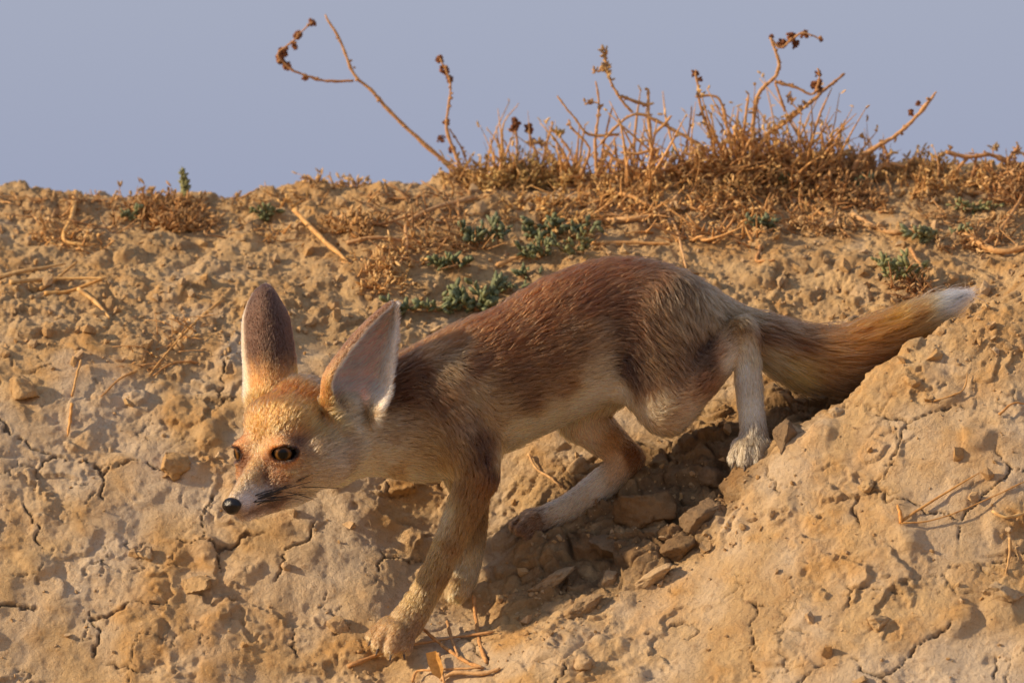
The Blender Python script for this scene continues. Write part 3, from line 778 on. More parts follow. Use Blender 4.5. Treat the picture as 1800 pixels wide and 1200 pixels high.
# 4: the big golden thicket
sh, d0, org = shrub('dry_shrub', 1330, 330, 'big golden thicket of tangled twigs with a branch carrying a flat seed cluster')
add_branch(sh, d0, org, [(1318,318),(1322,240),(1330,176,-6),(1344,152,-8),(1362,136,-10),(1370,112,-10),(1362,88,-12),(1354,66,-12)], 4.6, 2.4, (1,.82,.62), nodes=8)
add_branch(sh, d0, org, [(1356,70,-12),(1372,84,-14),(1392,70,-14),(1412,58,-14),(1444,70,-14)], 2.6, 1.4, (.9,.7,.52), seeds=((1374,76,15),(1390,66,16),(1400,78,13),(1414,60,13),(1443,71,8),(1356,64,8)), nodes=6)
add_branch(sh, d0, org, [(1362,144,-10),(1400,154,-12),(1428,166,-14),(1440,140,-14),(1438,120,-14)], 3.2, 1.6, (.85,.64,.48), seeds=((1436,148,18),(1440,160,15),(1438,130,11)), nodes=5)
add_branch(sh, d0, org, [(1438,166,-14),(1460,150,-14),(1486,129,-16)], 3.0, 2.0, (.55,.42,.36), nodes=12)
add_branch(sh, d0, org, [(1440,168,-14),(1412,190,-10),(1384,214,-6),(1344,240)], 3.4, 2.4, (1,.8,.55), nodes=6, leaves=((1420,190,14,9,DARK),(1400,205,14,9,(.8,.55,.32)),(1385,170,10,8,(.5,.34,.26)),(1372,215,14,10,(.9,.62,.32))))
add_branch(sh, d0, org, [(1380,196,-6),(1370,166,-10),(1362,146,-10)], 2.6, 1.8, (.85,.62,.45), nodes=5)
add_branch(sh, d0, org, [(1262,300),(1250,240),(1232,190,-6),(1226,146,-8),(1222,128,-8)], 3.2, 1.8, (1,.78,.54), seeds=((1222,130,12),(1230,140,10)), nodes=6, leaves=((1240,200,10,8,DARK),))
add_branch(sh, d0, org, [(1286,290),(1278,220,-4),(1262,172,-6),(1222,170,-8)], 3.2, 2.2, (1.02,.82,.6), nodes=4)
add_branch(sh, d0, org, [(1300,300),(1306,240),(1316,166,-6)], 4.0, 2.2, (1,.8,.56), nodes=4)
add_branch(sh, d0, org, [(1196,290),(1210,240,-4),(1216,186,-8)], 2.4, 1.2, (.9,.72,.55), nodes=4)
add_branch(sh, d0, org, [(1444,300),(1446,260,-3),(1442,222,-6)], 3.0, 1.8, (.9,.68,.48), nodes=4)
add_branch(sh, d0, org, [(1480,310),(1474,272,-3),(1472,244,-6)], 2.8, 1.6, (.8,.6,.45), nodes=4)
tangle(sh, d0, org, [(1220,318,1430,312,14)], 140, 84, GOLD, TAN, rr=(1.2, 3.0), leaf_n=3)
tangle(sh, d0, org, [(1200,318,1440,316,14)], 110, 62, DARK, TAN, leaf_n=3)
tangle(sh, d0, org, [(1190,318,1460,312,10)], 130, 122, TAN, GOLD, rr=(1.3, 3.6), up=1.1, lean=0.6, leaf_n=2.5, name='upright_stems')
tangle(sh, d0, org, [(1240,312,1420,308,8)], 60, 110, GOLD, DARK, rr=(1.2, 2.4), up=1.0, lean=0.6, leaf_n=4.5, name='upright_stems')
tangle(sh, d0, org, [(1180,345,1450,350,16)], 105, 46, GOLD, DARK, leaf_n=3.5)
tangle(sh, d0, org, [(1200,375,1420,385,14)], 75, 50, TAN, GOLD, rr=(1.4, 3.4), up=0.4, leaf_n=1.5)
tangle(sh, d0, org, [(1150,410,1340,418,14)], 75, 50, TAN, GOLD, rr=(1.4, 3.4), up=0.3, leaf_n=1.2)
tangle(sh, d0, org, [(1230,318,1400,312,10)], 60, 66, GOLD, DARK, leaf_n=6)
# 5: darker brown thicket on its right
sh, d0, org = shrub('dry_shrub', 1490, 330, 'dark brown thicket right of the golden one with one bare slanting branch')
add_branch(sh, d0, org, [(1500,300),(1516,274),(1572,240,-8),(1610,206,-12),(1646,161,-16)], 4.6, 2.6, (1.02,.82,.62), seeds=((1601,198,11),(1614,182,9)), nodes=12)
add_branch(sh, d0, org, [(1540,300),(1560,288,-4),(1590,292,-8)], 4.2, 2.6, (1.1,.92,.68), nodes=4)
add_branch(sh, d0, org, [(1562,288,-4),(1558,266,-8),(1552,256,-8)], 2.6, 1.6, (.7,.5,.4), nodes=4)
add_branch(sh, d0, org, [(1586,294,-4),(1606,278,-6)], 2.2, 1.4, (.9,.75,.6), nodes=1)
tangle(sh, d0, org, [(1440,318,1545,316,12),(1450,345,1540,360,14),(1460,300,1530,300,8)], 230, 44, DARK, (.85, .55, .32), leaf_n=6)
tangle(sh, d0, org, [(1380,400,1500,400,10)], 70, 40, TAN, DARK, up=0.3, leaf_n=3)
tangle(sh, d0, org, [(1440,316,1560,314,10)], 60, 74, TAN, DARK, up=1.0, lean=0.6, leaf_n=2, name='upright_stems')
# 6: sparse dry growth along the ridge to the right
sh, d0, org = shrub('dry_shrub', 1760, 318, 'ragged dark shrub at the right edge with a level branch pointing left')
add_branch(sh, d0, org, [(1830,330),(1800,296),(1776,286,-8),(1740,272,-12),(1700,276,-12),(1662,266,-14)], 6.0, 3.4, (.85,.62,.46), nodes=14, leaves=((1748,258,8,6,(.3,.28,.3)),(1790,262,10,7,(.45,.34,.3))))
add_branch(sh, d0, org, [(1700,278,-10),(1684,296,-6),(1660,316,-2)], 3.8, 2.6, (1,.78,.55), nodes=4)
add_branch(sh, d0, org, [(1770,284,-8),(1782,268,-10),(1792,256,-10)], 3.4, 2.2, (.85,.62,.46), nodes=3)
add_branch(sh, d0, org, [(1716,274,-10),(1712,300,-8),(1704,320)], 2.6, 1.8, (.85,.6,.45), nodes=3)
tangle(sh, d0, org, [(1740,318,1830,325,14),(1770,345,1830,360,16)], 130, 44, DARK, (.8, .5, .3), leaf_n=5)
sh, d0, org = shrub('dry_tussock', 1620, 312, 'low brown tussock on the ridge between the two right shrubs')
tangle(sh, d0, org, [(1575,306,1660,306,10),(1580,340,1730,330,16)], 140, 36, DARK, GOLD, leaf_n=4)
tangle(sh, d0, org, [(1600,330,1760,320,10)], 60, 56, TAN, GOLD, up=0.12, leaf_n=1)
# 7: left of the ridge
sh, d0, org = shrub('dry_tussock', 310, 372, 'low orange-brown tussock at the foot of the lone green sprout')
tangle(sh, d0, org, [(240,372,350,368,9),(260,392,360,400,8)], 200, 26, (.9, .55, .28), DARK, leaf_n=5)
sh, d0, org = shrub('dry_tussock', 610, 405, 'small dark tuft of dry leaves behind the slanting orange straw')
tangle(sh, d0, org, [(585,402,650,412,8)], 70, 26, DARK, (.9, .6, .3), leaf_n=5)
sh, d0, org = shrub('dry_tussock', 655, 480, 'yellow fibrous litter tuft left of the green sprigs')
tangle(sh, d0, org, [(640,470,760,440,16),(650,500,700,490,8)], 120, 32, GOLD, TAN, up=0.4, leaf_n=2)
sh, d0, org = shrub('dry_tussock', 600, 325, 'tiny dark twigs breaking the ridge line above the ears')
tangle(sh, d0, org, [(545,325,650,318,4)], 36, 20, DARK, TAN, leaf_n=3, up=0.4)
sh, d0, org = shrub('dry_tussock', 950, 368, 'brown twig litter on the bare slope below the olive tussock')
tangle(sh, d0, org, [(880,360,1000,372,14),(960,410,1040,420,14)], 130, 32, GOLD, DARK, up=0.35, leaf_n=4)
sh, d0, org = shrub('dry_tussock', 1700, 380, 'scattered dry twigs on the upper slope at the right')
tangle(sh, d0, org, [(1620,380,1790,400,20),(1650,440,1790,420,16)], 90, 36, TAN, DARK, up=0.3, leaf_n=3)
sh, d0, org = shrub('dry_tussock', 1610, 520, 'dark dry roots in the hollow above the white tail tip')
tangle(sh, d0, org, [(1580,512,1650,520,8)], 50, 34, DARK, (.7, .5, .36), up=0.3, leaf_n=1, rr=(1.5, 3.2))
sh, d0, org = shrub('dry_tussock', 190, 360, 'flat brown litter along the left end of the ridge')
tangle(sh, d0, org, [(0,352,240,362,7),(20,392,230,400,12)], 80, 36, DARK, TAN, up=0.25, leaf_n=2)
sh, d0, org = shrub('dry_tussock', 440, 370, 'thin brown litter on the ridge between green tuft and lone sprout')
tangle(sh, d0, org, [(370,362,560,350,8),(380,400,520,420,14)], 55, 34, DARK, GOLD, up=0.25, leaf_n=2)
sh, d0, org = shrub('dry_tussock', 720, 360, 'straw litter strewn over the slope left of the olive tussock')
tangle(sh, d0, org, [(640,350,840,345,12),(660,390,830,385,16),(700,430,860,440,16)], 120, 50, TAN, DARK, rr=(1.2, 3.2), up=0.3, leaf_n=1.5)
sh, d0, org = shrub('dry_tussock', 260, 640, 'wispy straw litter on the slope left of the far ear')
tangle(sh, d0, org, [(230,650,360,560,14)], 40, 40, TAN, GOLD, rr=(0.8, 1.6), up=0.3, leaf_n=0.5)
sh, d0, org = shrub('dry_tussock', 100, 420, 'yellowish straw litter around the bent golden stalk')
tangle(sh, d0, org, [(60,420,190,432,8)], 60, 26, GOLD, TAN, up=0.2, leaf_n=1)

# ---- green succulent sprigs
def sprig(px, py, size, label, tint, n=26, flat=0.9, upright=False, name='succulent_sprig'):
    size *= 1.0 if upright else 1.45
    p, nn = ground_at(px, py + size * 0.3)
    org = np.array(p)
    o = link(name, None, label=label, cat='plant', group='green succulent sprigs on the slope', loc=p)
    st, lf_ = MB(), MB()
    ns = 1 if upright else max(4, int(size / 7))
    for s in range(ns):
        a = R.uniform(0, 2 * math.pi)
        dv = np.array([math.cos(a) * (0.15 if upright else 1.0), -abs(math.sin(a)) * 0.5, 1.0 if upright else R.uniform(0.15, 0.9) * flat * 1.6])
        L = size * (1.0 if upright else R.uniform(0.5, 1.0)) * K
        P = org + np.linspace(0, 1, 5)[:, None] * dv / np.linalg.norm(dv) * L
        P[:, 0] += (R.normal(0, 0.25) * size * K if not upright else 0)
        st.add(*tube(P, 1.6 * K, 0.9 * K, 5, n=5), (1, .8, .6))
        for _ in range(max(7, int(1.5 * n) // ns)):
            t = R.uniform(0.15, 1.0)
            q = P[0] + (P[-1] - P[0]) * t
            d2 = dv / np.linalg.norm(dv) * 0.7 + R.normal(0, 0.55, 3) + np.array([0, -0.25, 0.25])
            ll = R.uniform(9, 17) * (0.65 + size / 80) * (1.1 - 0.5 * t * upright)
            lf_.add(*leaf(q, d2, ll * K, ll * R.uniform(0.22, 0.32) * K), 1.0 * np.array(tint) * R.uniform(0.65, 1.2))
    st.build('stem', M_TWIG, o, org)
    lf_.build('leaves', M_GREEN, o, org)
    return o
GG, GB, GY = (.62, .74, .55), (.60, .74, .66), (1.0, 1.02, .62)
for a in (
    (838, 524, 52, 'largest dusty green sprig against the slope of the back', GG, 70),
    (748, 528, 44, 'creeping green sprig with spread leaves right of the near ear', GG, 40, 0.2),
    (876, 502, 30, 'upright green sprig touching the line of the back', GG, 26),
    (790, 456, 34, 'flat dark green sprig above the creeping one', (.5, .62, .45), 34, 0.3),
    (846, 412, 42, 'tall blue-green sprig, uppermost of those left of the hump', GB, 44, 0.9),
    (986, 394, 46, 'wide dark green sprig right of the bare patch', (.5, .6, .46), 48, 0.3),
    (940, 442, 34, 'round green sprig just above the back', GG, 38),
    (1020, 434, 32, 'pale yellow-green sprig beside the hump', GY, 22),
    (928, 480, 20, 'tiny green sprig half hidden by the back fur', GG, 16),
    (1330, 386, 32, 'blue-green sprig under the golden thicket', GB, 30, 0.3),
    (1370, 314, 26, 'green sprig inside the golden thicket', GG, 24),
    (1600, 474, 40, 'yellow-green sprig right of the tail on the bank', GY, 34),
    (1652, 400, 44, 'pale sprig with plump leaves at the end of the bleached branch', (.95, .98, .72), 34, 0.3),
    (1556, 462, 20, 'two-leaved pale sprig near the broad grey clod', GY, 8, 0.9),
    (1508, 322, 26, 'grey-green sprig in the dark brown thicket', GB, 14),
    (1712, 358, 30, 'thin pale sprig on the slope under the right ridge', GY, 18, 0.3),
    (1182, 274, 20, 'single green shoot between the tall stems', GY, 8, 1.0, True),
    (470, 376, 28, 'small dark green tuft on the ridge left of centre', (.55, .62, .38), 26),
    (222, 378, 24, 'grey-green sprig left of the orange tussock', GG, 20),
): sprig(*a)
sprig(329, 340, 60, 'lone upright yellow-green sprout on the left of the ridge', (.95, .9, .5), 46, upright=True)

# ---------------------------------------------------------------- the fox
# Shaped as a smooth union of tapered limbs in units of K: across, up (minus down), depth.
VOX = 3.6
LO = np.array([372.0, -1172.0, -190.0]); HI = np.array([1722.0, -430.0, 190.0])
dims = np.ceil((HI - LO) / VOX).astype(int) + 1
FLD = np.full(dims, 60.0, np.float32)
SEG = []           # limb pieces: start, end, radii - they also carry the lie of the fur
EYE0 = np.array([465.0, -794.0, -112.0])      # between the eyes
YAW, PITCH = math.radians(42), math.radians(20)
fh = np.array([-math.sin(YAW), 0, -math.cos(YAW)]); uh = np.array([0, 1.0, 0])
HF = fh * math.cos(PITCH) - uh * math.sin(PITCH)          # the way the face points
HU = uh * math.cos(PITCH) + fh * math.sin(PITCH)
HS = np.array([math.cos(YAW), 0, -math.sin(YAW)])         # towards the near cheek
HR = np.stack([HF, HU, HS])                               # rows: picture -> head frame
def hp(a, b, c):
    return EYE0 + a * HF + b * HU + c * HS

def grid_box(lo, hi):
    i0 = np.clip(np.floor((lo - LO) / VOX).astype(int), 0, dims - 1)
    i1 = np.clip(np.ceil((hi - LO) / VOX).astype(int) + 1, 1, dims)
    ax = [LO[k] + VOX * np.arange(i0[k], i1[k]) for k in range(3)]
    g = np.stack(np.meshgrid(*ax, indexing='ij'), -1)
    return tuple(slice(i0[k], i1[k]) for k in range(3)), g

def smin(a, b, k):
    h = np.clip(0.5 + 0.5 * (b - a) / k, 0, 1)
    return b * (1 - h) + a * h - k * h * (1 - h)

def limb(a, b, ra, rb, k=14, ds=1.0, flow=True, frame=None, sc=None, cut=False):
    """a round taper from a to b; ds narrows it in depth; frame/sc squash it along the head's axes"""
    a = np.asarray(a, float); b = np.asarray(b, float)
    R = max(ra, rb)
    m = R * (max(1, 1 if sc is None else max(sc))) + 50
    sl, g = grid_box(np.minimum(a, b) - m, np.maximum(a, b) + m)
    s = np.array([1, 1, ds]) if sc is None else np.asarray(sc, float)
    M = np.eye(3) if frame is None else frame
    q = ((g - a) @ M.T) / s
    ab = (M @ (b - a)) / s
    t = np.clip((q @ ab) / max(ab @ ab, 1e-6), 0, 1)
    dist = np.linalg.norm(q - t[..., None] * ab, axis=-1) - (ra + (rb - ra) * t)
    dist = dist * (0.5 + 0.5 * s.min())
    if cut:
        FLD[sl] = -smin(-FLD[sl], dist, k)
    else:
        FLD[sl] = smin(FLD[sl], dist, k)
    if flow and not cut:
        SEG.append((a, b, ra, rb, ds))

def catmull(P, n):
    P = np.asarray(P, float); m = len(P)
    t = np.linspace(0, m - 1, n); i = np.clip(t.astype(int), 0, m - 2); f = (t - i)[:, None]
    g = lambda j: P[np.clip(j, 0, m - 1)]
    a, b, c, e = g(i - 1), g(i), g(i + 1), g(i + 2)
    return 0.5 * (2 * b + (c - a) * f + (2 * a - 5 * b + 4 * c - e) * f ** 2 + (3 * b - a - 3 * c + e) * f ** 3)

def chain(pts, k=14, ds=1.0, flow=True):
    """a limb through several joints, rounded between them (down is positive here)"""
    P = np.array(pts, float); P[:, 1] *= -1
    if flow:
        for p, q in zip(P[:-1], P[1:]):
            SEG.append((p[:3], q[:3], p[3], q[3], ds))
    if len(P) > 2:
        P = catmull(P, (len(P) - 1) * 6 + 1)
    R = P[:, 3].max() + 36
    sl, g0 = grid_box(P[:, :3].min(0) - R, P[:, :3].max(0) + R)
    best = np.full(g0.shape[:3], 1e3, np.float32)
    org = np.array([q.start for q in sl])
    s = np.array([1, 1, ds])
    for p, q in zip(P[:-1], P[1:]):
        r = max(p[3], q[3]) + 36
        s2, g = grid_box(np.minimum(p[:3], q[:3]) - r, np.maximum(p[:3], q[:3]) + r)
        s2 = tuple(slice(max(a.start - o, 0), a.stop - o) for a, o in zip(s2, org))
        ab = (q[:3] - p[:3]) / s
        w = (g - p[:3]) / s
        t = np.clip((w @ ab) / max(ab @ ab, 1e-6), 0, 1)
        best[s2] = np.minimum(best[s2], np.linalg.norm(w - t[..., None] * ab, axis=-1) - (p[3] + (q[3] - p[3]) * t))
    FLD[sl] = smin(FLD[sl], best * (0.5 + 0.5 * ds), k)

# trunk: chest, ribs, belly, loin, rump (down is positive in these tables)
chain([(742,728,-2,108),(832,688,4,118),(922,648,16,116),(1012,600,30,120),(1096,566,44,108),(1180,572,52,88),(1250,574,58,46)], k=24, ds=0.62)
# neck
chain([(600,760,-40,74),(668,748,-24,86),(742,732,-5,100)], k=30, ds=0.72)
# tail
chain([(1230,560,58,50),(1290,578,62,42),(1345,600,68,44),(1405,624,72,48),(1470,628,76,47),(1540,603,80,39),(1610,566,84,29),(1655,542,86,20),(1688,524,88,8)], k=16)
# near fore leg
chain([(790,705,-40,70),(828,800,-50,48),(842,838,-52,33)], k=40, ds=0.72)
chain([(838,838,-52,33),(812,905,-54,30),(786,962,-54,26),(768,1002,-54,25),(742,1050,-54,25),(716,1092,-56,29)], k=10, ds=0.9)
for tx, ty, td, ex, ey, ed in ((684,1098,-58,658,1118,-66),(688,1104,-72,667,1132,-84),(700,1106,-80,688,1140,-94),(716,1106,-74,710,1138,-88)):
    chain([(tx,ty,td,17),(ex,ey,ed,14)], k=3, flow=False)
chain([(712,1094,-58,26),(690,1112,-66,17)], k=8)
# far fore leg
chain([(800,740,45,60),(818,820,52,42),(826,862,54,32),(828,930,58,26),(824,985,58,22),(816,1012,56,21)], k=16, ds=0.8)
chain([(816,1012,56,21),(806,1034,50,22)], k=8)
for tx, ty, td, ex, ey, ed in ((804,1026,38,796,1046,32),(812,1030,50,808,1050,46),(796,1024,62,792,1042,60)):
    chain([(tx,ty,td,12),(ex,ey,ed,9)], k=4, flow=False)
# near hind leg: thigh, shank folded back up to the hock, upright metatarsus, foot
chain([(1168,572,12,84),(1160,650,2,74),(1168,700,-4,56),(1172,724,-6,38)], k=44, ds=0.55)
chain([(1172,716,-8,40),(1215,676,-4,40),(1258,632,2,33),(1298,586,8,23)], k=16, ds=0.75)
chain([(1302,580,10,22),(1311,640,8,22),(1318,700,4,21),(1324,752,0,22),(1324,782,-4,28)], k=9, ds=0.95)
for tx, ty, td, ex, ey, ed in ((1304,782,-14,1293,804,-22),(1316,784,-24,1310,810,-34),(1330,784,-24,1330,810,-34),(1342,781,-14,1348,802,-22)):
    chain([(tx,ty,td,15),(ex,ey,ed,13)], k=3, flow=False)
# far hind leg
chain([(1110,620,88,66),(1020,712,96,48),(1045,752,98,38),(1084,786,98,29),(1108,804,98,23)], k=18, ds=0.6)
chain([(1106,806,98,23),(1064,846,96,27),(1012,884,92,23),(965,908,88,22),(940,918,86,25)], k=10, ds=0.9)
for tx, ty, td, ex, ey, ed in ((936,912,66,916,930,58),(944,920,74,930,942,66),(950,924,90,942,946,86),(930,908,96,908,922,94)):
    chain([(tx,ty,td,13),(ex,ey,ed,10)], k=2.5, flow=False)

# head, in its own frame: forward, up, side
def head_limb(a, b, ra, rb, k=16, sc=(1, 1, 1), flow=True, cut=False):
    for sgn in ((1, -1) if abs(a[2]) + abs(b[2]) > 0 else (1,)):
        limb(hp(a[0], a[1], a[2] * sgn), hp(b[0], b[1], b[2] * sgn), ra, rb, k, 1, flow, HR, sc, cut)
head_limb((-58, 18, 0), (-118, 20, 0), 58, 72, 20, (1, 1.0, 1.0))                # skull (front to back: fur lies back)
head_limb((-4, -8, 18), (-58, 30, 30), 19, 40, 24)                                 # brows
head_limb((104, -58, 0), (0, -24, 0), 15, 31, 14, (1, 1.0, 0.95))                 # bridge of the muzzle
head_limb((94, -70, 8), (10, -54, 22), 12, 25, 14)                               # lips
head_limb((0, -42, 38), (-72, -42, 58), 30, 44, 22)                              # cheeks
head_limb((-60, -28, 62), (-120, -28, 66), 40, 50, 24)
head_limb((88, -88, 0), (-55, -80, 0), 9, 34, 12)                                # lower jaw
head_limb((-100, -25, 0), (-165, -40, 0), 72, 78, 24)                            # nape
# slit of the mouth
head_limb((104, -82, 8), (24, -77, 34), 3.0, 3.0, 3, (1, 0.8, 1), False, True)
# eye openings
EYES = []
for sgn in (1, -1):
    ec = hp(3, 0, 48 * sgn)
    gaze = (HF * 0.80 + HU * 0.06 + HS * 0.60 * sgn); gaze /= np.linalg.norm(gaze)
    if sgn < 0:
        ec = hp(5, 0, -49)
    er = np.cross(HU + 0.22 * sgn * HS, gaze); er /= np.linalg.norm(er); eu = np.cross(gaze, er)
    EYES.append((ec, gaze, er, eu))
    FR = np.stack([gaze, eu, er])
    limb(ec - gaze * 12, ec - gaze * 8, 27, 27, 18, frame=FR, sc=(1, 0.92, 1.1), flow=False)      # lids
    limb(ec - gaze * 2, ec + gaze * 50, 15.8, 21, 3.0, frame=FR, sc=(1, 0.66, 1.32), flow=False, cut=True)

# ears: curved sheets, thick at the root, scattered into the field as small balls
def ear_sheet(rows, r0, r1, nu=70, nv=110):
    """rows from root to tip: list of (points across as (x, down, depth)); returns sheet samples"""
    rows = np.array(rows, float)                       # (nr, nc, 3)
    def curve(P, n):                                   # Catmull-Rom along the first axis
        m = len(P); t = np.linspace(0, m - 1, n); i = np.clip(t.astype(int), 0, m - 2); f = (t - i)[:, None, None]
        g = lambda j: P[np.clip(j, 0, m - 1)]
        a, b, c, e = g(i - 1), g(i), g(i + 1), g(i + 2)
        return 0.5 * (2 * b + (c - a) * f + (2 * a - 5 * b + 4 * c - e) * f ** 2 + (3 * b - a - 3 * c + e) * f ** 3)
    s = curve(rows, nv)
    s = curve(s.transpose(1, 0, 2), nu).transpose(1, 0, 2)
    s[..., 1] *= -1
    r = np.linspace(r0, r1, nv)[:, None] * np.ones((1, nu))
    return s, r
def splat(s, r):
    off = np.stack(np.meshgrid(*[np.arange(-4, 5)] * 3, indexing='ij'), -1).reshape(-1, 3)
    p = s.reshape(-1, 3); r = r.ravel()
    c = np.rint((p - LO) / VOX).astype(int)
    for o in off:
        j = c + o
        dist = np.linalg.norm(LO + j * VOX - p, axis=1) - r
        ok = ((j >= 0) & (j < dims)).all(1)
        np.minimum.at(FLD, tuple(j[ok].T), dist[ok].astype(np.float32))
# far ear: its dark back turned to us, opening to the left and away
FAR_EAR = [
    [(452,738,-34),(460,728,-52),(476,718,-62),(500,708,-56),(512,702,-36)],
    [(432,700,-20),(446,690,-44),(470,684,-58),(500,676,-50),(520,668,-24)],
    [(429,650,0),(440,645,-26),(466,640,-42),(500,640,-34),(520,640,-8)],
    [(426,600,14),(434,596,-10),(462,592,-26),(496,592,-18),(514,596,6)],
    [(428,556,28),(434,552,8),(460,548,-8),(490,550,0),(507,556,20)],
    [(444,522,40),(446,518,28),(463,513,16),(482,518,22),(492,529,36)],
    [(460,504,46),(462,503,42),(467,501,38),(472,503,40),(476,507,46)],
]
# near ear: opening to us and to the right, a strip of its back showing along the left edge
NEAR_EAR = [
    [(590,744,-58),(580,738,-46),(592,730,-20),(636,736,-14),(652,748,-36)],
    [(582,706,-66),(570,704,-62),(584,700,-40),(640,704,-30),(668,724,-70)],
    [(580,668,-74),(573,662,-58),(604,660,-20),(656,672,-18),(684,692,-58)],
    [(602,630,-68),(598,622,-46),(628,622,-6),(666,632,-10),(690,646,-44)],
    [(631,592,-52),(628,585,-32),(652,584,6),(678,592,2),(696,602,-28)],
    [(662,558,-35),(660,553,-22),(674,552,6),(688,558,6),(698,566,-12)],
    [(687,536,-20),(685,533,-12),(690,532,0),(695,534,0),(698,540,-8)],
]
fs, fr_ = ear_sheet(FAR_EAR, 6.5, 3.0)
ns, nr_ = ear_sheet(NEAR_EAR, 6.5, 3.0)
fs[..., 2] += 40
fs[..., 0] = 470 + (fs[..., 0] - 470) * 0.92
ns[..., 2] -= 48
splat(fs, fr_); splat(ns, nr_)
limb((482, -712, 14), (480, -690, 22), 34, 26, 18, flow=False)      # roots of the ears
limb((604, -742, -82), (612, -716, -88), 34, 22, 18, flow=False)

def surface_nets(F3):
    neg = F3 < 0
    nx, ny, nz = F3.shape
    cnt = np.zeros((nx - 1, ny - 1, nz - 1), np.int8)
    for dx in (0, 1):
        for dy in (0, 1):
            for dz in (0, 1):
                cnt += neg[dx:nx - 1 + dx, dy:ny - 1 + dy, dz:nz - 1 + dz]
    act = (cnt > 0) & (cnt < 8)
    ci = np.argwhere(act)
    idx = np.full(act.shape, -1, np.int64); idx[act] = np.arange(len(ci))
    acc = np.zeros((len(ci), 3)); n = np.zeros(len(ci))
    C = [np.array(c) for c in ((0,0,0),(1,0,0),(0,1,0),(0,0,1),(1,1,0),(1,0,1),(0,1,1),(1,1,1))]
    for a in C:
        for ax in range(3):
            if a[ax]: continue
            b = a.copy(); b[ax] = 1
            fa = F3[tuple((ci + a).T)]; fb = F3[tuple((ci + b).T)]
            hit = (fa < 0) != (fb < 0)
            t = np.where(hit, fa / np.where(fa == fb, 1, fa - fb), 0)
            acc += np.where(hit[:, None], a + t[:, None] * (b - a), 0); n += hit
    vert = ci + acc / n[:, None]
    quads = []
    for ax in range(3):
        u, v = [(1, 2), (2, 0), (0, 1)][ax]
        sl0 = [slice(1, -1)] * 3; sl1 = [slice(1, -1)] * 3
        sl0[ax] = slice(0, -1); sl1[ax] = slice(1, None)
        a0 = neg[tuple(sl0)]; a1 = neg[tuple(sl1)]
        e = np.argwhere(a0 != a1)
        base = e.copy()
        for k in range(3):
            if k != ax: base[:, k] += 1
        flip = a0[tuple(e.T)]
        c = []
        for du, dv in ((-1, -1), (0, -1), (0, 0), (-1, 0)):
            q = base.copy(); q[:, u] += du; q[:, v] += dv
            c.append(idx[tuple(q.T)])
        q = np.stack(c, 1)
        q[~flip] = q[~flip][:, ::-1]
        quads.append(q)
    return vert, np.concatenate(quads)

fv, ff = surface_nets(FLD)
fv = LO + fv * VOX
# relax a little: surface nets leave faint steps
def relax(v, f, n, w=0.5):
    e = np.concatenate([f[:, [0, 1]], f[:, [1, 2]], f[:, [2, 3]], f[:, [3, 0]]])
    for _ in range(n):
        s = np.zeros_like(v); c = np.zeros(len(v))
        for k in range(3):
            s[:, k] = np.bincount(e[:, 0], v[e[:, 1], k], len(v)) + np.bincount(e[:, 1], v[e[:, 0], k], len(v))
        c = np.bincount(e[:, 0], minlength=len(v)) + np.bincount(e[:, 1], minlength=len(v))
        v = v * (1 - w) + w * s / np.maximum(c, 1)[:, None]
    return v
fv = relax(fv, ff, 2)
# keep the one connected body
def vnormals(v, f):
    n = np.cross(v[f[:, 2]] - v[f[:, 0]], v[f[:, 3]] - v[f[:, 1]])
    out = np.zeros_like(v)
    for k in range(4):
        for c in range(3):
            out[:, c] += np.bincount(f[:, k], n[:, c], len(v))
    return out / np.maximum(np.linalg.norm(out, axis=1, keepdims=True), 1e-9)
fn = vnormals(fv, ff)

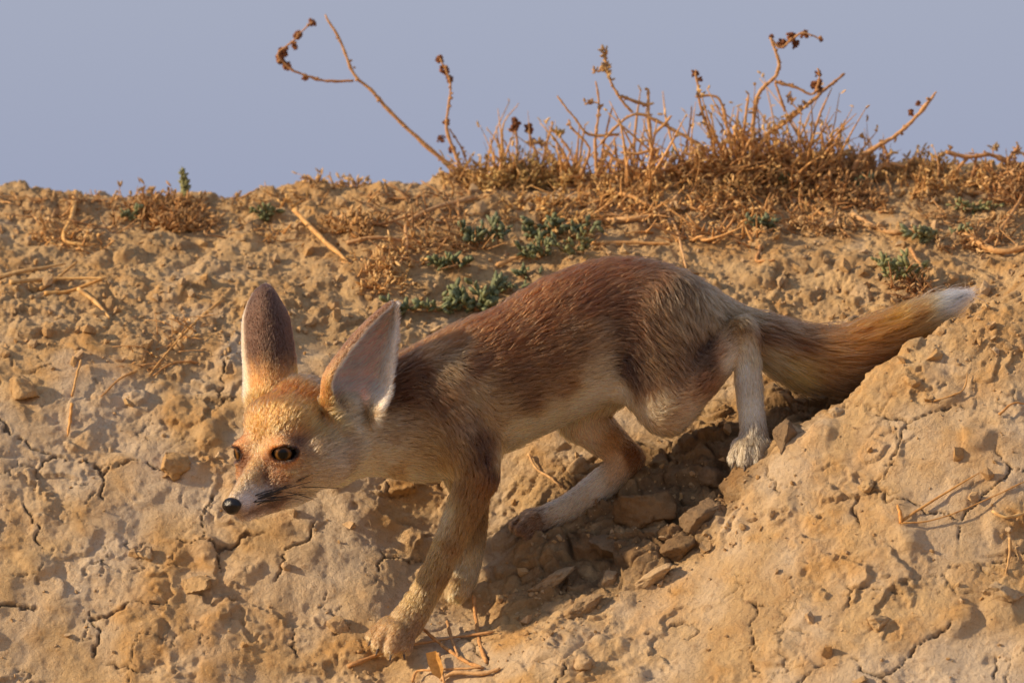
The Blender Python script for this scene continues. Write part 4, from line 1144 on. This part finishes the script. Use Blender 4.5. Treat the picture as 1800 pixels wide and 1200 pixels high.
# ---- coat: colour (as reflectance, 8-bit sRGB), fur length, by place; sides mirror each other
COAT = [  # across, down, r, g, b, length
    (742,610,166,112,78,22),(790,585,160,104,70,24),(850,560,150,92,58,24),(930,505,146,88,54,25),(1010,470,142,86,55,26),
    (1080,455,136,84,56,26),(1140,462,128,88,66,26),(1200,500,128,102,82,25),(1250,540,156,132,108,24),(1240,520,146,122,100,24),
    (800,632,150,122,98,20),(782,652,146,118,94,20),(725,650,112,76,56,22),(705,690,110,76,58,22),(760,690,120,88,68,20),
    (830,640,112,76,56,22),(880,610,124,80,54,24),(950,570,128,82,56,24),(1030,530,124,78,54,25),(1080,540,112,76,58,25),
    (900,660,122,86,64,22),(960,640,126,90,68,22),(1010,610,132,98,76,22),(1050,600,160,128,106,20),
    (840,690,176,142,110,20),(870,720,170,134,102,20),(930,700,128,94,72,20),(990,680,150,112,86,20),(1050,650,186,158,134,18),
    (815,740,150,122,104,18),(835,765,96,66,50,16),(850,800,92,62,44,14),(868,825,88,58,40,12),(855,770,110,80,62,16),
    (910,760,214,182,144,18),(960,740,214,182,146,18),(1010,710,222,192,160,18),(890,800,216,184,148,18),(1040,690,226,198,170,18),
    (1095,590,104,74,58,24),(1100,640,84,60,48,22),(1125,665,100,72,56,20),(1150,560,134,104,84,24),(1190,560,150,124,102,24),
    (1150,620,140,110,86,22),(1190,640,134,102,80,22),(1235,600,86,64,54,20),(1243,640,84,62,52,16),(1225,560,150,126,106,22),
    (1160,690,190,156,128,16),(1130,720,196,166,140,14),(1085,690,226,204,184,14),(1170,745,190,156,130,14),(1215,700,178,134,108,14),
    (1235,680,142,98,76,14),(1205,730,196,158,132,14),(1262,620,176,132,108,10),(1275,590,170,136,106,12),
    (640,760,206,184,164,18),(690,760,170,142,120,18),(680,800,206,178,150,16),(720,840,218,188,152,14),(755,790,168,136,104,18),
    (700,830,176,138,104,12),(640,830,222,196,164,14),(780,800,170,130,92,16),(770,850,216,186,150,12),(800,770,150,118,90,16),
    (825,850,156,110,70,11),(850,850,140,92,56,11),(805,900,168,128,88,9),(830,900,150,106,66,9),(780,900,222,196,160,9),(768,960,192,156,112,8),
    (795,960,158,116,78,8),(762,1000,176,136,94,8),(785,1010,150,114,80,8),(730,1050,182,144,102,8),(765,1055,166,136,104,8),
    (700,1090,188,154,120,6),(720,1110,162,128,100,5),(680,1125,182,146,116,5),(660,1125,184,146,112,5),
    (815,1040,204,172,136,6),(825,990,206,180,148,6),
    (1300,575,140,104,72,8),(1306,610,214,190,164,7),(1312,650,226,216,206,7),(1318,720,224,214,206,7),(1326,768,180,160,142,7),(1320,800,176,158,142,6),
    (1285,630,222,200,184,8),
    (1035,755,216,184,158,10),(1075,770,176,130,90,8),(1110,800,140,92,56,7),(1085,815,196,160,132,7),(1050,845,216,194,178,7),(990,890,208,186,168,7),(938,918,156,124,104,6),(920,930,136,104,86,6),
    (1300,560,150,124,98,26),(1340,580,118,84,64,30),(1340,620,196,158,122,28),(1400,600,128,84,56,34),(1390,650,196,146,98,34),(1440,620,172,114,72,36),
    (1450,660,158,116,88,36),(1500,590,180,110,58,36),(1500,640,154,106,72,36),(1560,575,192,120,60,34),(1560,610,164,112,74,34),(1610,560,164,108,66,30),
    (1628,556,200,172,144,28),(1655,540,240,232,222,26),(1700,520,246,242,234,22),
]
HCOAT = [  # forward, up, side (mirrored), r, g, b, length
    (-75,62,0,212,136,62,13),(-40,42,0,214,144,70,11),(-40,40,24,216,152,80,11),(-100,70,20,206,132,62,15),(-20,30,10,216,152,80,9),(-130,66,0,150,100,66,20),(-10,18,0,214,160,98,8),
    (-8,24,30,222,174,112,8),(14,6,0,206,152,98,6),(40,-12,0,192,144,98,5),(70,-28,0,194,152,112,5),(95,-38,0,204,176,148,4),
    (60,-34,20,182,138,102,5),(38,-32,31,104,66,46,5),(26,-34,37,126,80,54,5),(70,-45,22,222,206,194,5),(92,-56,16,240,232,228,4),(72,-64,25,232,224,220,5),(52,-60,30,190,170,158,5),
    (24,-10,32,92,56,36,4),(6,-26,50,214,150,84,6),(-12,-20,60,212,150,86,7),(-4,-34,54,214,164,110,7),(10,20,44,206,144,84,6),(-18,10,62,90,62,46,6),(-26,30,56,226,192,144,9),
    (-30,-8,74,176,138,100,9),(-60,20,78,216,176,120,13),(-60,45,60,222,180,120,14),(-90,10,90,206,168,118,16),(-30,-36,70,208,180,148,10),
    (-60,-40,88,200,176,152,14),(-100,-30,100,176,150,126,18),(-20,-70,48,218,194,166,9),(20,-62,40,206,180,156,6),(-60,-90,40,224,200,172,12),
    (90,-80,13,96,74,66,3),(72,-80,19,84,62,54,3),(50,-79,26,74,54,48,3),(30,-78,28,64,46,40,4),(20,-74,34,90,64,54,5),(60,-92,0,232,216,200,5),(84,-90,0,234,222,210,4),(-20,-100,10,228,206,180,8),
]
COAT = np.array(COAT, float); HCOAT = np.array(HCOAT, float)
HCOAT[:, 6] = HCOAT[:, 6] * 1.35 + 2.2
HCOAT[:, 3:6] *= np.array([0.97, 0.93, 0.90])
HCOAT[:, 3:6] *= 0.96
brg = (sstep(10, 35, HCOAT[:, 0]) * sstep(-50, -35, HCOAT[:, 1]))[:, None]
HCOAT[:, 3:6] *= 1 + brg * np.array([0.05, 0.05, -0.10])
fw = (sstep(5, -20, HCOAT[:, 0]) * sstep(5, 30, HCOAT[:, 1]))[:, None]
HCOAT[:, 3:6] *= 1 - fw * np.array([0.06, 0.24, 0.40])
lum = COAT[:, 2:5].mean(1)
COAT[:, 2:5] *= np.interp(lum, [60, 110, 150, 200, 235], [0.62, 0.73, 0.92, 1.06, 1.03])[:, None]
leg = (COAT[:, 1] > 830) | ((COAT[:, 0] > 1255) & (COAT[:, 0] < 1335) & (COAT[:, 1] > 590))
COAT[:, 5] = np.where(leg, np.maximum(COAT[:, 5] * 1.15 + 3, 8), COAT[:, 5])
COAT[:, 5] = np.where((COAT[:, 0] > 1335) & (COAT[:, 1] < 700), COAT[:, 5] * 1.35, COAT[:, 5])
sat = np.interp(lum, [60, 150, 210, 240], [1.28, 1.28, 1.14, 1.0])[:, None]
gry = COAT[:, 2:5].mean(1, keepdims=True)
COAT[:, 2:5] = np.clip(gry + (COAT[:, 2:5] - gry) * sat, 12, 250) * np.array([1.01, 1.025, 0.95])
HPOS = np.array([hp(*r[:3]) for r in HCOAT])
def head_local(p):
    return (p - EYE0) @ HR.T
def idw(q, P, vals, power=3.2, eps=9.0):
    out = np.zeros((len(q), vals.shape[1])); w = np.zeros(len(q))
    for k in range(len(P)):
        wk = 1.0 / (((q - P[k]) ** 2).sum(1) + eps * eps) ** (power / 2)
        out += wk[:, None] * vals[k]; w += wk
    return out / w[:, None]
HSEG = np.zeros(0)
def regions(p):
    """how much a point belongs to the head, the far ear, the near ear"""
    q = head_local(p)
    head = sstep(-128, -84, q[:, 0]) * sstep(-145, -118, q[:, 1])
    head = np.where(p[:, 0] > 690, 0, head)
    return q, head
def sheet_dist(p, s):
    kd = KDTree(s.shape[0] * s.shape[1] // 9 + s.shape[0] + s.shape[1])
    ids = []
    n = 0
    for i in range(0, s.shape[0], 3):
        for j in range(0, s.shape[1], 3):
            if n < kd_size(kd, s):
                kd.insert(s[i, j], n); ids.append((i, j)); n += 1
    kd.balance()
    return kd, np.array(ids)
def kd_size(kd, s):
    return s.shape[0] * s.shape[1] // 9 + s.shape[0] + s.shape[1]
def near_sheet(p, s, r=26):
    """for points close to an ear's sheet: mask, place across (0..1) and along (0..1), and the nearest sheet point"""
    lo = s.reshape(-1, 3).min(0) - r; hi = s.reshape(-1, 3).max(0) + r
    m = ((p > lo) & (p < hi)).all(1)
    kd, ids = sheet_dist(p, s)
    u = np.zeros(len(p)); v = np.zeros(len(p)); dd = np.full(len(p), 1e3); q = np.zeros((len(p), 3))
    for i in np.nonzero(m)[0]:
        co, j, dist = kd.find(p[i])
        v[i], u[i] = ids[j][0] / (s.shape[0] - 1), ids[j][1] / (s.shape[1] - 1)
        dd[i] = dist; q[i] = co
    return dd, u, v, q

def sheet_normal(s):
    du = np.gradient(s, axis=1); dv = np.gradient(s, axis=0)
    n = np.cross(du, dv); n /= np.linalg.norm(n, axis=-1, keepdims=True) + 1e-9
    return n, dv / (np.linalg.norm(dv, axis=-1, keepdims=True) + 1e-9), du / (np.linalg.norm(du, axis=-1, keepdims=True) + 1e-9)
SHEETS = [(fs,) + sheet_normal(fs), (ns,) + sheet_normal(ns)]

def coat_at(p, nor):
    """colour (0..255), fur length, lie of the fur for points on the skin"""
    warp = np.stack([noise(p, 34, 201), noise(p, 34, 202), noise(p, 34, 203)], 1) * 13
    q, head = regions(p)
    pw = p + warp * (1 - head * 0.75)[:, None]
    bod = idw(np.stack([pw[:, 0], -pw[:, 1]], 1), COAT[:, :2], COAT[:, 2:6], 3.5, 11.0)
    ql = head_local(pw); ql[:, 2] = np.abs(ql[:, 2])
    hed = idw(ql, HCOAT[:, :3], HCOAT[:, 3:7], 3.4, 6.0)
    val = bod * (1 - head[:, None]) + hed * head[:, None]
    # lie of the fur: along the limbs
    flow = np.zeros_like(p); w = np.zeros(len(p))
    for a, b, ra, rb, ds in SEG:
        ab = b - a; L = np.linalg.norm(ab)
        if L < 1e-6: continue
        t = np.clip(((p - a) @ ab) / (L * L), 0, 1)
        dist = np.linalg.norm((p - a - t[:, None] * ab) / np.array([1, 1, ds]), axis=1) - (ra + (rb - ra) * t)
        wk = 1.0 / (np.clip(dist, 0, None) + 7) ** 3
        flow += wk[:, None] * (ab / L); w += wk
    flow /= w[:, None]
    back = sstep(-0.1, 0.8, nor[:, 1]) * (1 - head)
    flow[:, 1] += np.where((p[:, 0] > 690) & (p[:, 0] < 1150), 0.30 * back - 0.12 * (1 - back), 0)
    th = np.exp(-(((p[:, 0] - 1165) / 75) ** 2 + ((p[:, 1] + 600) / 105) ** 2))[:, None]
    flow = flow * (1 - 0.8 * th) + 0.8 * th * np.array([0.86, -0.42, 0.0])
    sh_ = np.exp(-(((p[:, 0] - 800) / 60) ** 2 + ((p[:, 1] + 690) / 80) ** 2))[:, None]
    flow = flow * (1 - 0.7 * sh_) + 0.7 * sh_ * np.array([0.80, -0.30, 0.0])
    # round the eyes the fur runs outwards
    for ec, gaze, er, eu in EYES:
        r = p - ec; dist = np.linalg.norm(r, axis=1)
        wgt = sstep(48, 26, dist)[:, None]
        flow = flow * (1 - 0.6 * wgt) + 0.6 * wgt * r / np.maximum(dist, 1)[:, None]
        rim = sstep(24.0, 20.5, np.sqrt(((r @ er) * 0.92 + 2.0) ** 2 + ((r @ eu) * 1.28) ** 2 + (r @ gaze) ** 2))
        val[:, :3] = val[:, :3] * (1 - rim[:, None]) + np.array([34, 22, 18]) * rim[:, None]
        val[:, 3] *= 1 - 0.45 * sstep(36, 25, dist)
    earm = np.zeros(len(p)); inner = np.zeros(len(p))
    for k, (s, sn, sv, su) in enumerate(SHEETS):
        dd, u, v, qn = near_sheet(p, s)
        m = (dd < 13) & (v > 0.10)
        i = (v * (s.shape[0] - 1)).astype(int); j = (u * (s.shape[1] - 1)).astype(int)
        nn = sn[i, j]; side = ((p - qn) * nn).sum(1)
        # the hollow of the sheet: the side its middle bulges away from
        mid = s[40, s.shape[1] // 2]; rim_c = 0.5 * (s[40, 0] + s[40, -1])
        sgn = np.sign(((rim_c - mid) * sn[40, s.shape[1] // 2]).sum())
        fn_ = (nor * nn).sum(1) * sgn
        ins = sstep(-0.25, 0.25, fn_)
        edge = np.minimum(u, 1 - u)
        if k == 0:
            dark = np.array([74, 48, 36.]); low = np.array([196, 126, 62.]); cream = np.array([228, 204, 168.])
            colb = low + (dark - low) * sstep(0.22, 0.42, v + 0.05 * noise(p, 14, 7))[:, None]
            colb = colb + (cream - colb) * (sstep(0.22 + 0.10 * (1 - v), 0.12, u) * 0.97)[:, None]
            coli = np.array([226, 204, 184.]) + 0 * colb
        else:
            low = np.array([190, 122, 62.]); dark = np.array([128, 84, 54.]); cream = np.array([246, 220, 190.])
            colb = low + (dark - low) * sstep(0.15, 0.6, v)[:, None]
            pink = np.array([236, 172, 142.]); coli = cream + (pink - cream) * (sstep(0.1, 0.32, edge) * sstep(1.05, 0.55, v))[:, None]
            deep = sstep(0.22, 0.05, v) * sstep(0.12, 0.3, u) * sstep(0.75, 0.5, u)
            coli = coli * (1 - 0.72 * deep)[:, None]
        c = colb * (1 - ins[:, None]) + coli * ins[:, None]
        wgt = (m * sstep(0.10, 0.2, v))[:, None]
        val[:, :3] = val[:, :3] * (1 - wgt) + c * wgt
        ln = np.where(ins > 0.5, 30 - 18 * v, 7.5)
        ln = np.where(edge < 0.10, np.maximum(np.minimum(ln, 14), 12 - 5 * v), ln)
        val[:, 3] = val[:, 3] * (1 - wgt[:, 0]) + ln * wgt[:, 0]
        fl = sv[i, j] + ((0.9 if k == 0 else 0.25) * sstep(0.14, 0.0, edge) * np.sign(u - 0.5))[:, None] * su[i, j] + np.where(ins > 0.5, 0.6, 0.0)[:, None] * su[i, j] * np.where(k == 1, 1, -1) - (0.5 * (u < 0.12) * (k == 0))[:, None] * su[i, j]
        flow = flow * (1 - wgt) + fl * wgt
        earm = np.maximum(earm, wgt[:, 0]); inner = np.maximum(inner, wgt[:, 0] * ins)
    return val, flow, head, earm, inner

# ---- the fox as objects: an Empty on the ground between its feet, body, fur, eyes, nose, whiskers
fox = link('fox', None, label='young desert fox with huge ears creeping down the dry earth bank', cat='fox', loc=WV(1000, 1000, 20))
FINV = -np.array(fox.location)
def fox_pt(p):
    p = np.asarray(p, float)
    return W(p[..., 0], -p[..., 1], p[..., 2]) + FINV
vcol, vflow, vhead, vear, vin = coat_at(fv, fn)
m_skin, nt, b = nodes_of('fox_underfur')
at = nt.nodes.new('ShaderNodeAttribute'); at.attribute_name = 'col'
nt.links.new(at.outputs[0], b.inputs['Base Color'])
b.inputs['Roughness'].default_value = 0.9; b.inputs['Specular IOR Level'].default_value = 0.1
body = link('body', mesh_np('fox_body', fox_pt(fv), ff, m_skin, True, lin(vcol[:, :3]) * np.maximum(0.55 + 0.5 * vin, np.interp(vcol[:, 3], [6, 13], [0.9, 0.5]))[:, None]), fox)

rng = np.random.default_rng(5)
tri = np.concatenate([ff[:, [0, 1, 2]], ff[:, [0, 2, 3]]])
ta = np.linalg.norm(np.cross(fv[tri[:, 1]] - fv[tri[:, 0]], fv[tri[:, 2]] - fv[tri[:, 0]]), axis=1) / 2
tl = vcol[tri, 3].mean(1); th = np.maximum(vhead[tri].mean(1), vear[tri].mean(1))
face = fn[tri, 2].mean(1)
dens = ta * (1.0 + 1.3 * th) * np.clip(22.0 / (tl + 5), 0.7, 2.0) * np.where(face < 0.35, 1.0, 0.38) * (1 - 0.5 * vin[tri].mean(1))
NS = 400000
pick = rng.choice(len(tri), NS, p=dens / dens.sum())
r1 = np.sqrt(rng.random(NS)); r2 = rng.random(NS)
wts = np.stack([1 - r1, r1 * (1 - r2), r1 * r2], 1)
T3 = tri[pick]
root = (fv[T3] * wts[..., None]).sum(1)
rn = (fn[T3] * wts[..., None]).sum(1); rn /= np.linalg.norm(rn, axis=1, keepdims=True)
sval = (vcol[T3] * wts[..., None]).sum(1); sflow = (vflow[T3] * wts[..., None]).sum(1)
shead = (vhead[T3] * wts).sum(1); sear = (vear[T3] * wts).sum(1); sinn = (vin[T3] * wts).sum(1)
keep = np.ones(NS, bool)
for ec, gaze, er, eu in EYES:                       # no fur on the eyes
    keep &= np.linalg.norm(root - (ec - gaze * 4), axis=1) > 20.5
NOSE_C = hp(113, -60, 0)
keep &= np.linalg.norm((root - NOSE_C), axis=1) > 15
root, rn, sval, sflow, shead, sear, sinn = [q[keep] for q in (root, rn, sval, sflow, shead, sear, sinn)]
NS = len(root)
sflow += 0.22 * np.stack([noise(root, 20, 301), noise(root, 20, 302), noise(root, 20, 303)], 1)
sflow += 0.16 * np.stack([noise(root, 7, 304), noise(root, 7, 305), noise(root, 7, 306)], 1)
tang = sflow - (sflow * rn).sum(1, keepdims=True) * rn
tang /= np.linalg.norm(tang, axis=1, keepdims=True) + 1e-6
leng = sval[:, 3] * rng.uniform(0.62, 1.12, NS)
guard = rng.random(NS) < 0.20 * (1 - sear) * (1 - 0.3 * shead)
leng = np.where(guard, leng * 1.35, leng)
lift = np.radians(19 + 9 * rng.standard_normal(NS) + np.where(guard, 5, 0) + 8 * sinn)
lift = np.clip(lift, np.radians(5), np.radians(60))
tang = tang + rng.normal(0, 0.10, (NS, 3)); tang -= (tang * rn).sum(1, keepdims=True) * rn
tang /= np.linalg.norm(tang, axis=1, keepdims=True)
NP = 5
ts = np.linspace(0, 1, NP)
P0 = root - rn * 1.0
pts = np.zeros((NS, NP, 3))
for k, t in enumerate(ts):
    ph = lift * (1.25 - 0.75 * t)
    pts[:, k] = P0 + (leng * t)[:, None] * (np.cos(ph)[:, None] * tang + np.sin(ph)[:, None] * rn)
pts[..., 1] -= (leng[:, None] * ts[None] ** 2 * 0.06)
# tufts: strands lean together towards the tip
ng = NS // 13
gi = rng.choice(NS, ng, replace=False)
kd = KDTree(ng)
for n_, i_ in enumerate(gi):
    kd.insert(root[i_], n_)
kd.balance()
gid = np.array([kd.find(p)[1] for p in root.tolist()])
gt = pts[gi][gid]
pull = (0.45 * (1 - 0.4 * shead) * (1 - 0.6 * sear) * rng.uniform(0.5, 1.1, NS))
for k, t in enumerate(ts):
    w_ = (pull * t ** 1.5)[:, None]
    tgt = gt[:, k]
    far = np.linalg.norm(tgt - pts[:, k], axis=1) > 14
    pts[:, k] = np.where(far[:, None], pts[:, k], pts[:, k] * (1 - w_) + tgt * w_)
pts += rng.normal(0, 0.25, pts.shape) * ts[None, :, None]
basec = lin(sval[:, :3]) * 1.12
tuft = rng.normal(0, 0.12, ng)[gid]
bright = np.exp(rng.normal(0, 0.35, NS) * sinn + rng.normal(0, 0.24, NS) * (1 + 0.4 * shead) + tuft)
colr = np.repeat((basec * bright[:, None])[:, None, :], NP, 1)
bodyf = ((1 - shead) * (1 - sear))[:, None, None]
band = np.interp(ts, [0, 0.35, 0.7, 1], [0.78, 0.95, 1.22, 1.15])[None, :, None]
colr = colr * (1 + (band - 1) * (0.35 + 0.65 * bodyf))
dk = (guard & (rng.random(NS) < 0.62))
colr[dk] *= np.interp(ts, [0, 0.4, 1], [1, 0.8, 0.35])[None, :, None]
pale = (rng.random(NS) < 0.06)
colr[pale] = colr[pale] * 0.55 + 0.45 * np.array([0.62, 0.46, 0.32]) * np.clip(colr[pale].max(2, keepdims=True) * 2.2, 0, 1)
colr = np.clip(colr, 0.012, 0.88)
rad = np.interp(ts, [0, 0.5, 1], [0.42, 0.36, 0.10])[None] * (1 + 0.45 * shead)[:, None] * np.where(guard, 1.45, 1.0)[:, None] * (0.75 + 0.25 * np.clip(leng / 14, 0, 1))[:, None]

def hair(name, pts, rad, col, mat, parent):
    n, k = pts.shape[:2]
    hc = bpy.data.hair_curves.new(name)
    hc.add_curves([k] * n)
    hc.points.foreach_set('position', fox_pt(pts).astype(np.float32).ravel())
    hc.points.foreach_set('radius', (np.broadcast_to(rad, (n, k)) * K).astype(np.float32).ravel())
    a = hc.attributes.new('col', 'FLOAT_COLOR', 'POINT')
    c = np.ones((n, k, 4), np.float32); c[..., :3] = col
    a.data.foreach_set('color', c.ravel())
    hc.materials.append(mat)
    return link(name, hc, parent)
m_fur = bpy.data.materials.new('fox_fur'); m_fur.use_nodes = True
nt = m_fur.node_tree; nt.nodes.clear()
o_ = nt.nodes.new('ShaderNodeOutputMaterial')
hb = nt.nodes.new('ShaderNodeBsdfHairPrincipled'); hb.model = 'CHIANG'; hb.parametrization = 'COLOR'
at = nt.nodes.new('ShaderNodeAttribute'); at.attribute_name = 'col'
nt.links.new(at.outputs[0], hb.inputs['Color'])
hb.inputs['Roughness'].default_value = 0.42; hb.inputs['Radial Roughness'].default_value = 0.6
hb.inputs['Random Roughness'].default_value = 0.1; hb.inputs['IOR'].default_value = 1.42
nt.links.new(hb.outputs[0], o_.inputs[0])
hair('fur', pts, rad, colr, m_fur, fox)

# whiskers
m_wh, nt, b = nodes_of('fox_whisker'); b.inputs['Base Color'].default_value = (0.012, 0.009, 0.008, 1); b.inputs['Roughness'].default_value = 0.4
wp = []
for sgn, n_ in ((1, 15), (-1, 8)):
    for i_ in range(n_):
        a0 = rng.uniform(40, 84); b0 = rng.uniform(-76, -50)
        p0 = hp(a0, b0, sgn * (24 + (84 - a0) * 0.30))
        L = rng.uniform(60, 150) if i_ < 10 else rng.uniform(25, 60)
        dirv = -HF * rng.uniform(0.75, 0.95) + HS * sgn * rng.uniform(0.35, 0.6) + HU * rng.uniform(-0.30, 0.12)
        dirv /= np.linalg.norm(dirv)
        tt = np.linspace(0, 1, 8)[:, None]
        wp.append(p0 + L * (tt * dirv + tt ** 2 * (0.20 * HU * rng.uniform(-0.6, 0.8) - np.array([0, 0.12, 0]))))
wp = np.array(wp)
hair('whiskers', wp, np.linspace(1.25, 0.45, 8)[None], np.zeros(3) + 0.02, m_wh, fox)

# eyes
def make_eye(ec, gaze, er, eu):
    m = bpy.data.meshes.get('fox_eye')
    R_ = 22.5
    if m is None:
        bm = bmesh.new()
        bmesh.ops.create_uvsphere(bm, u_segments=40, v_segments=28, radius=R_ * K)
        for v in bm.verts:                                   # the cornea bulges
            z = v.co.z / (R_ * K)
            if z > 0.72: v.co *= 1 + 0.055 * ((z - 0.72) / 0.28)
        for f in bm.faces: f.smooth = True
        m = bpy.data.meshes.new('fox_eye'); bm.to_mesh(m); bm.free()
        mt, nt, b = nodes_of('fox_iris')
        N = nt.nodes.new; L = nt.links.new
        tc = N('ShaderNodeTexCoord'); mp = N('ShaderNodeMapping'); mp.inputs['Scale'].default_value = (1 / (R_ * K),) * 3
        L(tc.outputs['Object'], mp.inputs[0])
        sp = N('ShaderNodeSeparateXYZ'); L(mp.outputs[0], sp.inputs[0])
        cb = N('ShaderNodeCombineXYZ'); L(sp.outputs[0], cb.inputs[0]); L(sp.outputs[1], cb.inputs[1])
        ln = N('ShaderNodeVectorMath'); ln.operation = 'LENGTH'; L(cb.outputs[0], ln.inputs[0])
        rp = N('ShaderNodeValToRGB'); cr_ = rp.color_ramp
        for pos, c in ((0.0, (6, 5, 5)), (0.34, (5, 4, 4)), (0.40, (74, 48, 18)), (0.50, (128, 84, 30)), (0.62, (72, 46, 18)), (0.68, (20, 14, 10)), (0.8, (14, 10, 9))):
            e = cr_.elements.new(pos); e.color = rgb(c)
        cr_.elements.remove(cr_.elements[0]); cr_.elements.remove(cr_.elements[-1])
        L(ln.outputs['Value'], rp.inputs[0])
        nz = N('ShaderNodeTexNoise'); nz.inputs['Scale'].default_value = 9; L(mp.outputs[0], nz.inputs['Vector'])
        mx = N('ShaderNodeMix'); mx.data_type = 'RGBA'; mx.blend_type = 'MULTIPLY'; mx.inputs[0].default_value = 0.5
        L(rp.outputs[0], mx.inputs[6]); L(nz.outputs[0], mx.inputs[7]); L(mx.outputs[2], b.inputs['Base Color'])
        b.inputs['Roughness'].default_value = 0.3
        b.inputs['Specular IOR Level'].default_value = 0.1; b.inputs['Coat Weight'].default_value = 0.55; b.inputs['Coat Roughness'].default_value = 0.03; b.inputs['Coat IOR'].default_value = 1.4
        m.materials.append(mt)
    o = link('eye', m, fox)
    g = Vector(gaze.tolist()); g = Vector((g.x, g.z, g.y)); u = Vector((eu[0], eu[2], eu[1]))
    x = u.cross(g).normalized()
    M = Matrix((x, g.cross(x), g)).transposed().to_4x4()
    c = ec - gaze * 9
    M.translation = Vector(fox_pt(c).tolist())
    o.matrix_local = M
    return o
for e_ in EYES:
    make_eye(*e_)

# nose pad
bm = bmesh.new()
bmesh.ops.create_uvsphere(bm, u_segments=48, v_segments=32, radius=1.0)
for v in bm.verts:
    a_, b_, c_ = v.co.y, v.co.z, v.co.x                    # forward, up, side
    w_ = 1.0 if b_ > 0 else 1.0 - 0.38 * (-b_)             # narrows below
    a2 = a_ * (1 - 0.18 * max(0, b_))
    den = 0
    for sg in (1, -1):
        q = ((a_ - 0.72) / 0.34) ** 2 + ((b_ + 0.12) / 0.26) ** 2 + ((c_ - sg * 0.52) / 0.24) ** 2
        den += math.exp(-q)
    den += 0.35 * math.exp(-(c_ / 0.09) ** 2) * (a_ > 0.2) * (b_ < 0.2)
    s_ = 1 - 0.42 * den
    p = hp(113 + 15 * a2 * s_, -60 + 15.5 * b_ * (0.7 + 0.3 * s_), 19.5 * c_ * w_ * (0.75 + 0.25 * s_))
    v.co = Vector(fox_pt(p).tolist())
for f in bm.faces: f.smooth = True
bmesh.ops.recalc_face_normals(bm, faces=bm.faces)
m_nose = mat_noise('fox_nose', (9, 7, 8), (20, 15, 15), 900, 0.24, 0.0007, 3, 0.45)
nm = bpy.data.meshes.new('fox_nose'); bm.to_mesh(nm); bm.free(); nm.materials.append(m_nose)
link('nose', nm, fox)

# claws
m_claw = mat_noise('fox_claw', (58, 44, 36), (96, 76, 60), 500, 0.4, 0.0, 3, 0.5)
for (x_, y_, z_, dx, dy, dz) in ((652,1126,-78,-7,9,-6),(664,1142,-94,-5,10,-7),(687,1151,-104,-2,10,-7),(710,1149,-97,2,10,-6),
                                 (1290,814,-32,-4,8,-6),(1309,820,-44,-1,9,-6),(1330,820,-44,1,9,-6),(1350,811,-32,4,8,-6)):
    a_ = np.array([x_, -y_, z_], float); d_ = np.array([dx, -dy, dz], float)
    P_ = np.array([a_ - d_ * 0.8, a_ + d_ * 0.1, a_ + d_ * 0.8 + np.array([0, -2.5, 0])])
    v_, f_ = tube(fox_pt(P_), 3.4 * K, 1.0 * K, 6, n=6)
    link('claw', mesh_np('fox_claw', v_, f_, m_claw, True, np.ones((len(v_), 3))), fox)
